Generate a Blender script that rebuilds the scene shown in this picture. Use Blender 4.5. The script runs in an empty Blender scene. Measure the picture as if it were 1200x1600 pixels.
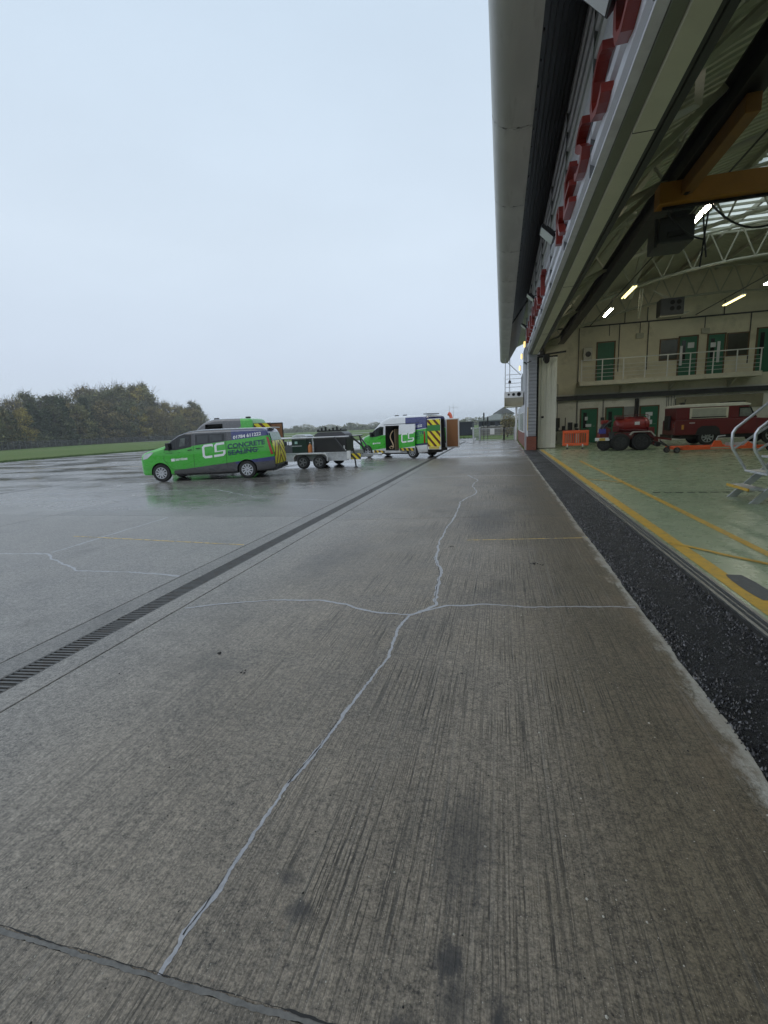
import bpy, bmesh, math, random
from mathutils import Vector, Matrix
RAD = math.radians
rnd = random.Random(7)
scene = bpy.context.scene
COL = scene.collection
HAZE = 0.0006

# ------------------------------------------------------------------ camera
F_PX, PITCH, ROLL, YAW = 720.0, 0.1817258, 0.0435511, 0.2544029
fw = Vector((-math.sin(YAW)*math.cos(PITCH), math.cos(YAW)*math.cos(PITCH), -math.sin(PITCH)))
r0 = Vector((math.cos(YAW), math.sin(YAW), 0)); u0 = r0.cross(fw)
rr_ = r0*math.cos(ROLL) - u0*math.sin(ROLL); uu_ = u0*math.cos(ROLL) + r0*math.sin(ROLL)
cam = bpy.data.cameras.new('camera'); camo = bpy.data.objects.new('camera', cam); COL.objects.link(camo)
cam.sensor_fit = 'HORIZONTAL'; cam.sensor_width = 36.0; cam.lens = F_PX/1200*36.0
cam.clip_start = 0.05; cam.clip_end = 6000
camo.matrix_world = Matrix(((rr_.x, uu_.x, -fw.x, 0), (rr_.y, uu_.y, -fw.y, 0), (rr_.z, uu_.z, -fw.z, 1.5), (0, 0, 0, 1)))
scene.camera = camo

# ------------------------------------------------------------------ sky, sun, exposure
SUN_EL, SUN_AZ = RAD(48), RAD(215)
world = bpy.data.worlds.new('World'); scene.world = world; world.use_nodes = True
wn, wl = world.node_tree.nodes, world.node_tree.links
wn.clear()
sky = wn.new('ShaderNodeTexSky'); sky.sky_type = 'NISHITA'; sky.sun_disc = False
sky.sun_elevation = SUN_EL; sky.sun_rotation = SUN_AZ; sky.air_density = 1.3; sky.dust_density = 5.0; sky.ozone_density = 1.0
bg1 = wn.new('ShaderNodeBackground'); bg1.inputs['Strength'].default_value = 0.07
wl.new(sky.outputs[0], bg1.inputs['Color'])
tc = wn.new('ShaderNodeTexCoord'); sep = wn.new('ShaderNodeSeparateXYZ'); wl.new(tc.outputs['Generated'], sep.inputs[0])
ramp = wn.new('ShaderNodeValToRGB')
ramp.color_ramp.elements[0].position = 0.0; ramp.color_ramp.elements[0].color = (0.61, 0.705, 0.81, 1)
ramp.color_ramp.elements[1].position = 0.75; ramp.color_ramp.elements[1].color = (0.548, 0.67, 0.80, 1)
e = ramp.color_ramp.elements.new(0.12); e.color = (0.588, 0.675, 0.80, 1)
e = ramp.color_ramp.elements.new(0.32); e.color = (0.622, 0.72, 0.83, 1)
wl.new(sep.outputs['Z'], ramp.inputs[0])
mp = wn.new('ShaderNodeMapping'); mp.inputs['Scale'].default_value = (1.0, 1.0, 2.6); wl.new(tc.outputs['Generated'], mp.inputs[0])
nz = wn.new('ShaderNodeTexNoise'); nz.inputs['Scale'].default_value = 1.6; nz.inputs['Detail'].default_value = 4; nz.inputs['Roughness'].default_value = 0.5
wl.new(mp.outputs[0], nz.inputs['Vector'])
mr = wn.new('ShaderNodeMapRange'); mr.inputs['From Min'].default_value = 0.3; mr.inputs['From Max'].default_value = 0.7
mr.inputs['To Min'].default_value = 0.955; mr.inputs['To Max'].default_value = 1.04; wl.new(nz.outputs['Fac'], mr.inputs['Value'])
vm = wn.new('ShaderNodeVectorMath'); vm.operation = 'SCALE'; wl.new(ramp.outputs[0], vm.inputs[0]); wl.new(mr.outputs[0], vm.inputs['Scale'])
bg2 = wn.new('ShaderNodeBackground'); bg2.inputs['Strength'].default_value = 1.12; wl.new(vm.outputs[0], bg2.inputs['Color'])
mx = wn.new('ShaderNodeMixShader'); mx.inputs[0].default_value = 0.9
wl.new(bg1.outputs[0], mx.inputs[1]); wl.new(bg2.outputs[0], mx.inputs[2])
wo = wn.new('ShaderNodeOutputWorld'); wl.new(mx.outputs[0], wo.inputs[0])
sl = bpy.data.lights.new('sun', 'SUN'); sl.energy = 0.5; sl.angle = RAD(40); sl.color = (1, 0.97, 0.93)
so = bpy.data.objects.new('sun', sl); COL.objects.link(so)
sdir = Vector((math.sin(SUN_AZ)*math.cos(SUN_EL), math.cos(SUN_AZ)*math.cos(SUN_EL), math.sin(SUN_EL)))
so.rotation_euler = sdir.to_track_quat('Z', 'Y').to_euler()
vs = scene.view_settings; vs.view_transform = 'Standard'; vs.look = 'None'; vs.gamma = 1; vs.exposure = 0.1; vs.use_curve_mapping = False
scene.display_settings.display_device = 'sRGB'
try:
    scene.cycles.use_denoising = True
    scene.cycles.max_bounces = 8; scene.cycles.diffuse_bounces = 5; scene.cycles.glossy_bounces = 3
    scene.cycles.transparent_max_bounces = 12; scene.cycles.sample_clamp_indirect = 6.0
    scene.cycles.caustics_reflective = False; scene.cycles.caustics_refractive = False
except Exception:
    pass

# ------------------------------------------------------------------ mesh builder
class MB:
    def __init__(s): s.v = []; s.f = []; s.m = []
    def add(s, vs_, fs, mi=0):
        o = len(s.v); s.v += [tuple(p) for p in vs_]
        for f in fs: s.f.append(tuple(i+o for i in f)); s.m.append(mi)
        return s
    def box(s, x0, x1, y0, y1, z0, z1, mi=0):
        return s.add([(x0,y0,z0),(x1,y0,z0),(x1,y1,z0),(x0,y1,z0),(x0,y0,z1),(x1,y0,z1),(x1,y1,z1),(x0,y1,z1)],
                     [(0,3,2,1),(4,5,6,7),(0,1,5,4),(1,2,6,5),(2,3,7,6),(3,0,4,7)], mi)
    def bar(s, p0, p1, w, h, mi=0, up=(0,0,1)):
        p0, p1 = Vector(p0), Vector(p1); d = (p1-p0).normalized(); upv = Vector(up)
        if abs(d.dot(upv)) > 0.98: upv = Vector((1,0,0))
        a = d.cross(upv).normalized(); b = a.cross(d)
        q = []
        for p in (p0, p1):
            for i, j in ((-1,-1),(1,-1),(1,1),(-1,1)): q.append(p + a*(i*w/2) + b*(j*h/2))
        return s.add(q, [(0,1,2,3),(7,6,5,4),(0,4,5,1),(1,5,6,2),(2,6,7,3),(3,7,4,0)], mi)
    def tube(s, pts, r, n=8, mi=0, closed=False):
        pts = [Vector(p) for p in pts]; rings = []; N = len(pts); prev = None
        for i, p in enumerate(pts):
            if closed: d = (pts[(i+1) % N]-pts[i-1]).normalized()
            elif i == 0: d = (pts[1]-p).normalized()
            elif i == N-1: d = (p-pts[-2]).normalized()
            else: d = ((pts[i+1]-p).normalized()+(p-pts[i-1]).normalized()).normalized()
            if prev is None:
                a = d.cross(Vector((0,0,1)));
                if a.length < 1e-3: a = d.cross(Vector((1,0,0)))
                a.normalize()
            else:
                a = (prev - d*prev.dot(d)).normalized()
            prev = a; b = d.cross(a); rad = r[i] if isinstance(r, (list, tuple)) else r
            rings.append([p + (a*math.cos(t)+b*math.sin(t))*rad for t in [2*math.pi*k/n for k in range(n)]])
        vs_ = [q for g in rings for q in g]; fs = []
        for i in range(N-1 if not closed else N):
            j = (i+1) % N
            for k in range(n): fs.append((i*n+k, i*n+(k+1)%n, j*n+(k+1)%n, j*n+k))
        if not closed:
            fs.append(tuple(range(n))[::-1]); fs.append(tuple((N-1)*n+k for k in range(n)))
        return s.add(vs_, fs, mi)
    def cyl(s, p0, p1, r, n=16, mi=0, r1=None):
        return s.tube([p0, p1], [r, r if r1 is None else r1], n, mi)
    def lathe(s, prof, org, axis='y', n=28, mi=0):
        ox, oy, oz = org; vs_ = []
        for r, a in prof:
            for k in range(n):
                t = 2*math.pi*k/n; c, q = r*math.cos(t), r*math.sin(t)
                vs_.append((ox+c, oy+a, oz+q) if axis == 'y' else (ox+a, oy+c, oz+q) if axis == 'x' else (ox+c, oy+q, oz+a))
        fs = []
        for i in range(len(prof)-1):
            for k in range(n): fs.append((i*n+k, i*n+(k+1)%n, (i+1)*n+(k+1)%n, (i+1)*n+k))
        fs.append(tuple(range(n))); fs.append(tuple((len(prof)-1)*n+k for k in range(n)))
        return s.add(vs_, fs, mi)
    def prism(s, poly, axis, a0, a1, mi=0):
        n = len(poly); vs_ = []
        for a in (a0, a1):
            for p, q in poly:
                vs_.append((p, a, q) if axis == 'y' else (a, p, q) if axis == 'x' else (p, q, a))
        fs = [tuple(range(n)), tuple(range(2*n-1, n-1, -1))]
        for k in range(n): fs.append((k, n+k, n+(k+1)%n, (k+1)%n))
        return s.add(vs_, fs, mi)
    def strip(s, prof, axis, a0, a1, mi=0):   # open profile pulled along an axis, one skin
        n = len(prof); vs_ = []
        for a in (a0, a1):
            for p, q in prof:
                vs_.append((p, a, q) if axis == 'y' else (a, p, q) if axis == 'x' else (p, q, a))
        return s.add(vs_, [(k, k+1, n+k+1, n+k) for k in range(n-1)], mi)
    def mesh(s, name, mats, smooth=None, fix=True):
        me = bpy.data.meshes.new(name); me.from_pydata(s.v, [], s.f)
        for m_ in (mats if isinstance(mats, (list, tuple)) else [mats]): me.materials.append(m_)
        me.polygons.foreach_set('material_index', s.m)
        if fix:
            bm = bmesh.new(); bm.from_mesh(me); bmesh.ops.recalc_face_normals(bm, faces=bm.faces); bm.to_mesh(me); bm.free()
        if smooth:
            me.polygons.foreach_set('use_smooth', [True]*len(me.polygons)); me.set_sharp_from_angle(angle=RAD(smooth))
        me.update()
        return me
    def build(s, name, mats, parent=None, smooth=None, bevel=0, fix=True, label=None):
        return link(name, s.mesh(name, mats, smooth, fix), parent, bevel, label)

def link(name, me, parent=None, bevel=0, label=None):
    o = bpy.data.objects.new(name, me); COL.objects.link(o)
    if parent is not None: o.parent = parent
    if bevel:
        b = o.modifiers.new('bevel', 'BEVEL'); b.width = bevel; b.segments = 2; b.limit_method = 'ANGLE'; b.angle_limit = RAD(40)
        b.harden_normals = False
    if label: o['label'] = label
    return o
def thing(name, label, cat, loc=(0,0,0), rz=0, group=None):
    o = bpy.data.objects.new(name, None); COL.objects.link(o); o.location = loc; o.rotation_euler = (0,0,rz)
    o.empty_display_size = 0.2
    return tag(o, label, cat, group)
def tag(o, label, cat, group=None):
    o['label'] = label; o['category'] = cat
    if group: o['group'] = group
    return o
def structure(o): o['kind'] = 'structure'; return o
def stuff(o): o['kind'] = 'stuff'; return o
def empty_part(name, parent, loc=(0,0,0), rz=0):
    o = bpy.data.objects.new(name, None); COL.objects.link(o); o.parent = parent; o.location = loc; o.rotation_euler = (0,0,rz); return o
def copy_tree(o, loc=None, rz=None, label=None, parent=None, scale=None):
    c = o.copy(); COL.objects.link(c)
    if parent is not None: c.parent = parent
    if loc is not None: c.location = loc
    if rz is not None: c.rotation_euler = (0,0,rz)
    if scale is not None: c.scale = scale
    if label: c['label'] = label
    for ch in list(o.children): copy_tree(ch, parent=c)
    return c

# ------------------------------------------------------------------ materials
def nodes_of(m):
    m.use_nodes = True; return m.node_tree.nodes, m.node_tree.links
def N(nt, typ, **kw):
    n = nt.nodes.new(typ)
    for k, v in kw.items():
        if k in n.inputs: n.inputs[k].default_value = v
        else: setattr(n, k, v)
    return n
def mat(name, col, rough=0.5, metal=0.0, var=0.12, scale=4.0, bump=0.0, bscale=60, stretch=(1,1,1), spec=0.5, coat=0.0, emit=None, estr=0, dirt=None):
    m = bpy.data.materials.new(name); m.use_nodes = True; nt = m.node_tree; L = nt.links
    b = nt.nodes['Principled BSDF']; b.inputs['Roughness'].default_value = rough; b.inputs['Metallic'].default_value = metal
    b.inputs['Specular IOR Level'].default_value = spec; b.inputs['Coat Weight'].default_value = coat
    b.inputs['Base Color'].default_value = (*col, 1)
    if emit: b.inputs['Emission Color'].default_value = (*emit, 1); b.inputs['Emission Strength'].default_value = estr
    if var or bump:
        tcn = N(nt, 'ShaderNodeTexCoord'); mpn = N(nt, 'ShaderNodeMapping'); mpn.inputs['Scale'].default_value = stretch
        L.new(tcn.outputs['Object'], mpn.inputs[0])
    if var:
        n1 = N(nt, 'ShaderNodeTexNoise', Scale=scale, Detail=6.0, Roughness=0.6); L.new(mpn.outputs[0], n1.inputs['Vector'])
        mrn = N(nt, 'ShaderNodeMapRange'); mrn.inputs['From Min'].default_value = .28; mrn.inputs['From Max'].default_value = .72
        mrn.inputs['To Min'].default_value = 1-var; mrn.inputs['To Max'].default_value = 1+var; L.new(n1.outputs['Fac'], mrn.inputs['Value'])
        sc = N(nt, 'ShaderNodeVectorMath', operation='SCALE'); sc.inputs[0].default_value = col; L.new(mrn.outputs[0], sc.inputs['Scale'])
        out = sc.outputs[0]
        if dirt:
            n3 = N(nt, 'ShaderNodeTexNoise', Scale=dirt[1], Detail=8.0, Roughness=0.7); L.new(mpn.outputs[0], n3.inputs['Vector'])
            r3 = N(nt, 'ShaderNodeMapRange'); r3.inputs['From Min'].default_value = dirt[2]; r3.inputs['From Max'].default_value = dirt[2]+.12
            r3.inputs['To Max'].default_value = dirt[3]; L.new(n3.outputs['Fac'], r3.inputs['Value'])
            mxn = N(nt, 'ShaderNodeMix', data_type='RGBA'); L.new(r3.outputs[0], mxn.inputs[0]); L.new(out, mxn.inputs[6]); mxn.inputs[7].default_value = (*dirt[0], 1)
            out = mxn.outputs[2]
        L.new(out, b.inputs['Base Color'])
        rm = N(nt, 'ShaderNodeMapRange'); rm.inputs['To Min'].default_value = max(.02, rough*(1-var)); rm.inputs['To Max'].default_value = min(1, rough*(1+var))
        L.new(n1.outputs['Fac'], rm.inputs['Value']); L.new(rm.outputs[0], b.inputs['Roughness'])
    if bump:
        n2 = N(nt, 'ShaderNodeTexNoise', Scale=bscale, Detail=5.0); L.new(mpn.outputs[0], n2.inputs['Vector'])
        bp = N(nt, 'ShaderNodeBump', Strength=bump, Distance=0.01); L.new(n2.outputs['Fac'], bp.inputs['Height']); L.new(bp.outputs[0], b.inputs['Normal'])
    return m
class G:   # tiny node-graph helper: values in, values out
    def __init__(s, m): s.nt = m.node_tree; s.L = s.nt.links
    def put(s, sock, v):
        if hasattr(v, 'is_linked') or isinstance(v, bpy.types.NodeSocket): s.L.new(v, sock)
        else: sock.default_value = v
    def math(s, op, a, b=0.0, c=0.0):
        n = s.nt.nodes.new('ShaderNodeMath'); n.operation = op
        s.put(n.inputs[0], a); s.put(n.inputs[1], b); s.put(n.inputs[2], c); return n.outputs[0]
    def coords(s, out='Object'):
        n = s.nt.nodes.new('ShaderNodeTexCoord'); sp = s.nt.nodes.new('ShaderNodeSeparateXYZ'); s.L.new(n.outputs[out], sp.inputs[0])
        return n.outputs[out], sp.outputs[0], sp.outputs[1], sp.outputs[2]
    def noise(s, vec, scale, detail=5, rough=.55, stretch=None, loc=(0,0,0)):
        if stretch or loc != (0,0,0):
            mpn = s.nt.nodes.new('ShaderNodeMapping'); s.L.new(vec, mpn.inputs[0]); mpn.inputs['Scale'].default_value = stretch or (1,1,1); mpn.inputs['Location'].default_value = loc; vec = mpn.outputs[0]
        n = s.nt.nodes.new('ShaderNodeTexNoise'); s.L.new(vec, n.inputs['Vector']); n.inputs['Scale'].default_value = scale; n.inputs['Detail'].default_value = detail; n.inputs['Roughness'].default_value = rough
        return n.outputs['Fac']
    def smooth(s, v, a, b, lo=0.0, hi=1.0):
        n = s.nt.nodes.new('ShaderNodeMapRange'); n.interpolation_type = 'SMOOTHSTEP'
        s.put(n.inputs['Value'], v); n.inputs['From Min'].default_value = a; n.inputs['From Max'].default_value = b
        n.inputs['To Min'].default_value = lo; n.inputs['To Max'].default_value = hi; return n.outputs[0]
    def mix(s, f, a, b):
        n = s.nt.nodes.new('ShaderNodeMix'); n.data_type = 'RGBA'; s.put(n.inputs[0], f)
        for i, v in ((6, a), (7, b)):
            if isinstance(v, tuple): n.inputs[i].default_value = (*v, 1)
            else: s.L.new(v, n.inputs[i])
        return n.outputs[2]
    def scale(s, col, f):
        n = s.nt.nodes.new('ShaderNodeVectorMath'); n.operation = 'SCALE'
        if isinstance(col, tuple): n.inputs[0].default_value = col
        else: s.L.new(col, n.inputs[0])
        s.put(n.inputs['Scale'], f); return n.outputs[0]
    def bump(s, h, strength, dist, normal=None):
        n = s.nt.nodes.new('ShaderNodeBump'); n.inputs['Strength'].default_value = strength; n.inputs['Distance'].default_value = dist
        s.L.new(h, n.inputs['Height'])
        if normal: s.L.new(normal, n.inputs['Normal'])
        return n.outputs[0]
def blank(name):
    m = bpy.data.materials.new(name); m.use_nodes = True
    return m, G(m), m.node_tree.nodes['Principled BSDF']

STAINS = []
def concrete_material():
    m, g, b = blank('wet_concrete'); P, x, y, z = g.coords()
    big = g.noise(P, .35, 5, .6); mid = g.noise(P, 2.2, 6, .62); fine = g.noise(P, 45, 6, .7); speck = g.noise(P, 240, 2, .5)
    # brushed (tined) ridges that run along the building, wandering a little
    wob = g.noise(P, .9, 2, .5, (1, .25, 1))
    xs = g.math('ADD', x, g.math('MULTIPLY', g.math('SUBTRACT', wob, .5), .035)); xs = g.math('ADD', xs, g.math('MULTIPLY', g.math('SUBTRACT', g.noise(P, 14, 2, .5), .5), .006))
    cmb = g.nt.nodes.new('ShaderNodeCombineXYZ'); g.L.new(xs, cmb.inputs[0]); g.L.new(y, cmb.inputs[1]); g.L.new(z, cmb.inputs[2])
    r1 = g.noise(cmb.outputs[0], 1, 2, .5, (105, 1.1, 1)); r2 = g.noise(cmb.outputs[0], 1, 3, .6, (260, 5.0, 1)); r3 = g.noise(cmb.outputs[0], 1, 3, .6, (28, .3, 1))
    ridge = g.math('ADD', g.math('MULTIPLY', r1, .6), g.math('MULTIPLY', r2, .4))
    strong = g.smooth(x, -2.6, -.3, .3, 1.0)                     # deeper brushing on the hangar side, worn by the drain
    strong = g.math('MULTIPLY', strong, g.smooth(mid, .3, .7, .55, 1.15)); strong = g.math('MULTIPLY', strong, g.smooth(g.noise(P, 1.1, 4, .65, (1.6,.7,1), (4,2,0)), .36, .62, .5, 1.15))
    base = g.mix(g.smooth(big, .35, .65), (.178, .150, .115), (.250, .213, .168))
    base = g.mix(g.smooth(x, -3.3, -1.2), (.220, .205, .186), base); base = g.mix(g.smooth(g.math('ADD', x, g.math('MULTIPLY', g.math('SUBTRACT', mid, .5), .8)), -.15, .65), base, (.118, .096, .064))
    oi = g.nt.nodes.new('ShaderNodeObjectInfo'); base = g.scale(base, g.smooth(oi.outputs['Random'], 0, 1, .88, 1.14))
    gran = g.noise(P, 17, 5, .7); tone = g.math('ADD', g.smooth(mid, .3, .7, .84, 1.14), g.smooth(fine, .3, .7, -.40, .36)); tone = g.math('ADD', tone, g.smooth(gran, .3, .7, -.22, .2)); tone = g.math('ADD', tone, g.smooth(g.noise(P, 120, 3, .6), .3, .7, -.34, .34))
    col = g.scale(base, tone)
    dark = g.math('MULTIPLY', g.smooth(ridge, .41, .51, 1, 0), strong); dark = g.math('MULTIPLY', dark, g.smooth(gran, .34, .56, .45, 1))
    col = g.mix(g.math('MULTIPLY', dark, .86), col, (.026, .022, .016))
    lite = g.math('MULTIPLY', g.smooth(r3, .56, .7), strong)
    col = g.mix(g.math('MULTIPLY', lite, .25), col, (.30, .285, .255))
    col = g.mix(g.smooth(speck, .67, .73, 0, .85), col, (.48, .45, .39))           # pale grit in the surface
    col = g.mix(g.smooth(g.noise(P, 130, 2, .5, None, (7,3,1)), .70, .76, 0, .7), col, (.03, .028, .025))
    pit = g.noise(P, 11, 5, .75, (1.6, .5, 1)); col = g.mix(g.math('MULTIPLY', g.smooth(g.noise(P, .8, 5, .7, None, (9,4,0)), .54, .72), .42), col, (.055, .05, .042)); col = g.mix(g.smooth(pit, .60, .70, 0, .38), col, (.05, .046, .04))
    # oil and tyre stains with shapes of their own
    def spot(cx, cy, rx, ry, amt, c, col):
        dx = g.math('DIVIDE', g.math('SUBTRACT', x, cx), rx); dy = g.math('DIVIDE', g.math('SUBTRACT', y, cy), ry)
        d = g.math('SQRT', g.math('ADD', g.math('MULTIPLY', dx, dx), g.math('MULTIPLY', dy, dy)))
        d = g.math('ADD', d, g.math('MULTIPLY', g.math('SUBTRACT', g.noise(P, 7, 6, .7), .5), 1.0)); d = g.math('ADD', d, g.math('MULTIPLY', g.math('SUBTRACT', g.noise(P, 60, 5, .75, (1,.35,1)), .5), 1.5))
        return g.mix(g.smooth(d, .3, 1.05, amt, 0), col, c)
    for a in STAINS:
        col = spot(*a, (.035, .033, .032), col)
    # cement smeared along the broken edge by the fresh tarmac
    ed = g.math('ADD', x, g.math('MULTIPLY', g.math('SUBTRACT', g.noise(P, 5.5, 9, .8, (1, .5, 1)), .5), .55))
    edge = g.smooth(ed, .99, 1.07); edge = g.math('MULTIPLY', edge, g.smooth(x, .5, .8))
    col = g.mix(g.math('MULTIPLY', edge, g.smooth(g.noise(P, 38, 5, .7), .3, .65, .45, .95)), col, (.42, .405, .36)); col = g.mix(g.math('MULTIPLY', g.smooth(x, 1.035, 1.06), .6), col, (.40,.385,.34))
    rust = g.math('MULTIPLY', g.smooth(ed, .72, .9), g.smooth(mid, .45, .62)); rust = g.math('MULTIPLY', rust, g.smooth(x, .45, .75))
    col = g.mix(g.math('MULTIPLY', rust, .35), col, (.17, .12, .075))
    # standing water out on the apron, only damp near the camera
    pn = g.noise(P, .33, 4, .55, (.6, 1.3, 1)); pn2 = g.noise(P, 1.7, 4, .6, (.5, 1.4, 1))
    pn = g.math('ADD', g.math('MULTIPLY', pn, .7), g.math('MULTIPLY', pn2, .3))
    far = g.math('MAXIMUM', g.math('MULTIPLY', g.smooth(x, -3.2, -6.5), g.smooth(y, 6.5, 10.5)), g.math('MULTIPLY', g.smooth(y, 15, 24), .8))
    pud = g.math('MULTIPLY', g.smooth(pn, .45, .56), far)
    damp = g.smooth(x, .6, -4, .0, 1.0)
    rough = g.math('SUBTRACT', .52, g.math('MULTIPLY', damp, .10)); rough = g.math('ADD', rough, g.math('MULTIPLY', g.math('SUBTRACT', mid, .5), .22))
    rough = g.math('SUBTRACT', rough, g.math('MULTIPLY', far, .17))
    mr_ = g.nt.nodes.new('ShaderNodeMix'); g.L.new(pud, mr_.inputs[0]); g.L.new(rough, mr_.inputs[2]); g.put(mr_.inputs[3], g.smooth(pn2, .35, .65, .05, .17))
    g.L.new(mr_.outputs[0], b.inputs['Roughness'])
    col = g.mix(g.math('MULTIPLY', pud, .25), col, (.07, .068, .062)); col = g.mix(g.math('MULTIPLY', far, .15), col, (.06, .058, .054))
    g.L.new(col, b.inputs['Base Color'])
    keep = g.math('SUBTRACT', 1.0, pud)
    h = g.math('ADD', g.math('MULTIPLY', g.math('MULTIPLY', ridge, strong), .9), g.math('MULTIPLY', fine, .35)); h = g.math('MULTIPLY', h, keep)
    h = g.math('ADD', h, g.math('MULTIPLY', g.math('MULTIPLY', g.noise(P, 6, 4, .6), pud), .35)); nrm = g.bump(h, .85, .009)
    g.L.new(nrm, b.inputs['Normal']); b.inputs['Specular IOR Level'].default_value = .5
    return m

def livery(name, base, zones):
    """vehicle wrap printed in flat areas: zones = [(colour, [(a, b, c), ...])], each half-plane a*x + b*z + c > 0 in the van's own metres"""
    m, g, b = blank(name); P, x, y, z = g.coords()
    col = None
    for colr, hs in zones:
        f = None
        for a, bb, c in hs:
            t = g.math('ADD', g.math('ADD', g.math('MULTIPLY', x, a), g.math('MULTIPLY', z, bb)), c); t = g.math('GREATER_THAN', t, 0.0)
            f = t if f is None else g.math('MULTIPLY', f, t)
        col = g.mix(f, base if col is None else col, colr)
    n = g.noise(P, 3, 6, .65, (1, 1, 2)); grime = g.math('MULTIPLY', g.smooth(z, .75, .2), g.smooth(n, .3, .7))
    col = g.mix(g.math('MULTIPLY', grime, .5), col, (.10, .095, .085))
    g.L.new(col, b.inputs['Base Color']); b.inputs['Roughness'].default_value = .28; b.inputs['Coat Weight'].default_value = .8; b.inputs['Coat Roughness'].default_value = .04
    g.L.new(g.smooth(n, .3, .7, .22, .38), b.inputs['Roughness'])
    return m
def stripes_material(name, c1, c2, kx, kz, axis='y', vee=True, width=.5):
    m, g, b = blank(name); P, x, y, z = g.coords()
    a = y if axis == 'y' else x
    if vee: a = g.math('ABSOLUTE', a)
    t = g.math('FRACT', g.math('ADD', g.math('MULTIPLY', a, kx), g.math('MULTIPLY', z, kz)))
    f = g.math('GREATER_THAN', t, width)
    n = g.noise(P, 9, 5, .6)
    g.L.new(g.scale(g.mix(f, c1, c2), g.smooth(n, .3, .7, .85, 1.05)), b.inputs['Base Color']); b.inputs['Roughness'].default_value = .35
    return m
# ------------------------------------------------------------------ material list
STAINS += [(-.14,1.06,.055,.07,.85),(-.115,.97,.06,.10,.6),(.0,.90,.035,.16,.9),(.015,.80,.05,.12,.9),(-.23,.86,.08,.07,.7),(-.62,1.10,.06,.05,.75),(-.70,1.19,.07,.04,.5),(.31,.86,.09,.07,.6),(-.13,1.45,.12,.35,.45),(-.2,7.2,.5,1.2,.5),(.2,10.5,.5,1.0,.4),(-1.9,5.2,.5,.7,.3)]
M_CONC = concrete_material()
M_JOINT = mat('joint_dark', (.055,.052,.046), .8)
M_SEAL = mat('crack_sealant', (.37,.37,.39), .42, var=.2, scale=30, bump=.3, bscale=90)
M_CRACK = mat('crack_black', (.02,.019,.018), .7)
M_YEL = mat('yellow_paint', (.55,.33,.035), .45, var=.2, scale=12, dirt=((.19,.18,.12), 9, .55, .8))
M_YELT = mat('yellow_paint_thin', (.66,.45,.12), .5, var=.25, scale=9, dirt=((.2,.19,.17), 14, .47, .9))
M_IRON = mat('cast_iron', (.13,.127,.122), .5, .5, var=.25, scale=14, dirt=((.10,.065,.04), 6, .5, .5))
M_VOID = mat('void_black', (.006,.006,.006), .9, var=0)
M_STEEL = mat('worn_steel', (.36,.355,.34), .38, .8, var=.2, scale=15)
M_GALV = mat('galvanised_steel', (.50,.515,.53), .42, .3, var=.18, scale=8)
M_ALU = mat('aluminium', (.62,.63,.66), .34, .75, var=.12, scale=10)
M_RUB = mat('tyre_rubber', (.014,.014,.014), .72, var=.2, scale=10)
M_BLK = mat('black_plastic', (.018,.018,.019), .45, var=.15)
M_BLKM = mat('black_metal', (.02,.02,.021), .42, .3, var=.2)
M_WHT = mat('white_paint', (.74,.745,.74), .4, var=.06)
M_CREAM = mat('cream_paint', (.60,.57,.46), .55, var=.1, scale=2.5, dirt=((.30,.27,.2), 1.4, .56, .5))
M_TRUSS = mat('truss_paint', (.46,.455,.37), .5, var=.12, scale=3)
M_WALLU = mat('inner_wall_upper', (.74,.69,.54), .8, var=.1, scale=1.2, bump=.15, bscale=25, dirt=((.42,.39,.29), .8, .54, .45))
M_WALLL = mat('inner_wall_lower', (.74,.72,.65), .75, var=.08, scale=1.4, bump=.12, bscale=25, dirt=((.32,.30,.24), 1.1, .55, .45))
M_GDOOR = mat('green_door', (.018,.14,.075), .42, var=.08)
M_WOOD = mat('brown_frame', (.13,.075,.03), .55, var=.2, scale=6, stretch=(1,1,.2))
M_PAPER = mat('paper_notice', (.72,.74,.78), .7, var=.05)
M_GLASSD = mat('dark_glass', (.016,.019,.021), .05, var=.5, scale=2.5, spec=.5)  # tone noise in the colour stands in for uneven reflections
M_GREYM = mat('grey_metal', (.17,.175,.18), .45, .3, var=.12)
M_DGREY = mat('dark_grey_steel', (.05,.052,.054), .5, .2, var=.2)
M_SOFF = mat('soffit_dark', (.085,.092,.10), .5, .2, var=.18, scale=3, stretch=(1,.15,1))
M_EAVE, g, b = blank('eave_grey'); P, x, y, z = g.coords()
ec = g.scale((.50,.495,.465), g.smooth(g.noise(P, 1.6, 6, .6, (1,.3,1)), .3, .7, .88, 1.08))
ec = g.mix(g.math('MULTIPLY', g.smooth(y, .16, .0), g.smooth(g.noise(P, 9, 6, .75, (1,2,1)), .50, .60)), ec, (.05,.048,.042))
ec = g.mix(g.math('MULTIPLY', g.smooth(g.noise(P, 3, 6, .7, (2.5,.3,1)), .52, .66), .35), ec, (.28,.265,.23))
g.L.new(ec, b.inputs['Base Color']); b.inputs['Roughness'].default_value = .42
M_CLAD = mat('silver_cladding', (.74,.75,.80), .35, .15, var=.08, scale=2, stretch=(1,.2,1))
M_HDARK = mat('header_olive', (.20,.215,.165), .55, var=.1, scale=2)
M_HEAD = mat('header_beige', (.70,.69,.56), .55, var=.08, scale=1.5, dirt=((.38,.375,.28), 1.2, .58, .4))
M_RED = mat('sign_red', (.24,.023,.014), .38, var=.12, coat=.2)
M_REDE = mat('sign_red_trim', (.68,.10,.06), .35, var=.05)
M_ROOF = mat('roof_lining', (.50,.50,.39), .55, .1, var=.1, scale=1.5)
M_ORNG = mat('crane_orange', (.40,.17,.018), .5, var=.15, scale=2)
M_TUBE = mat('lit_tube', (.9,.9,.85), .4, var=0, emit=(1,.93,.76), estr=95)
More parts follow.
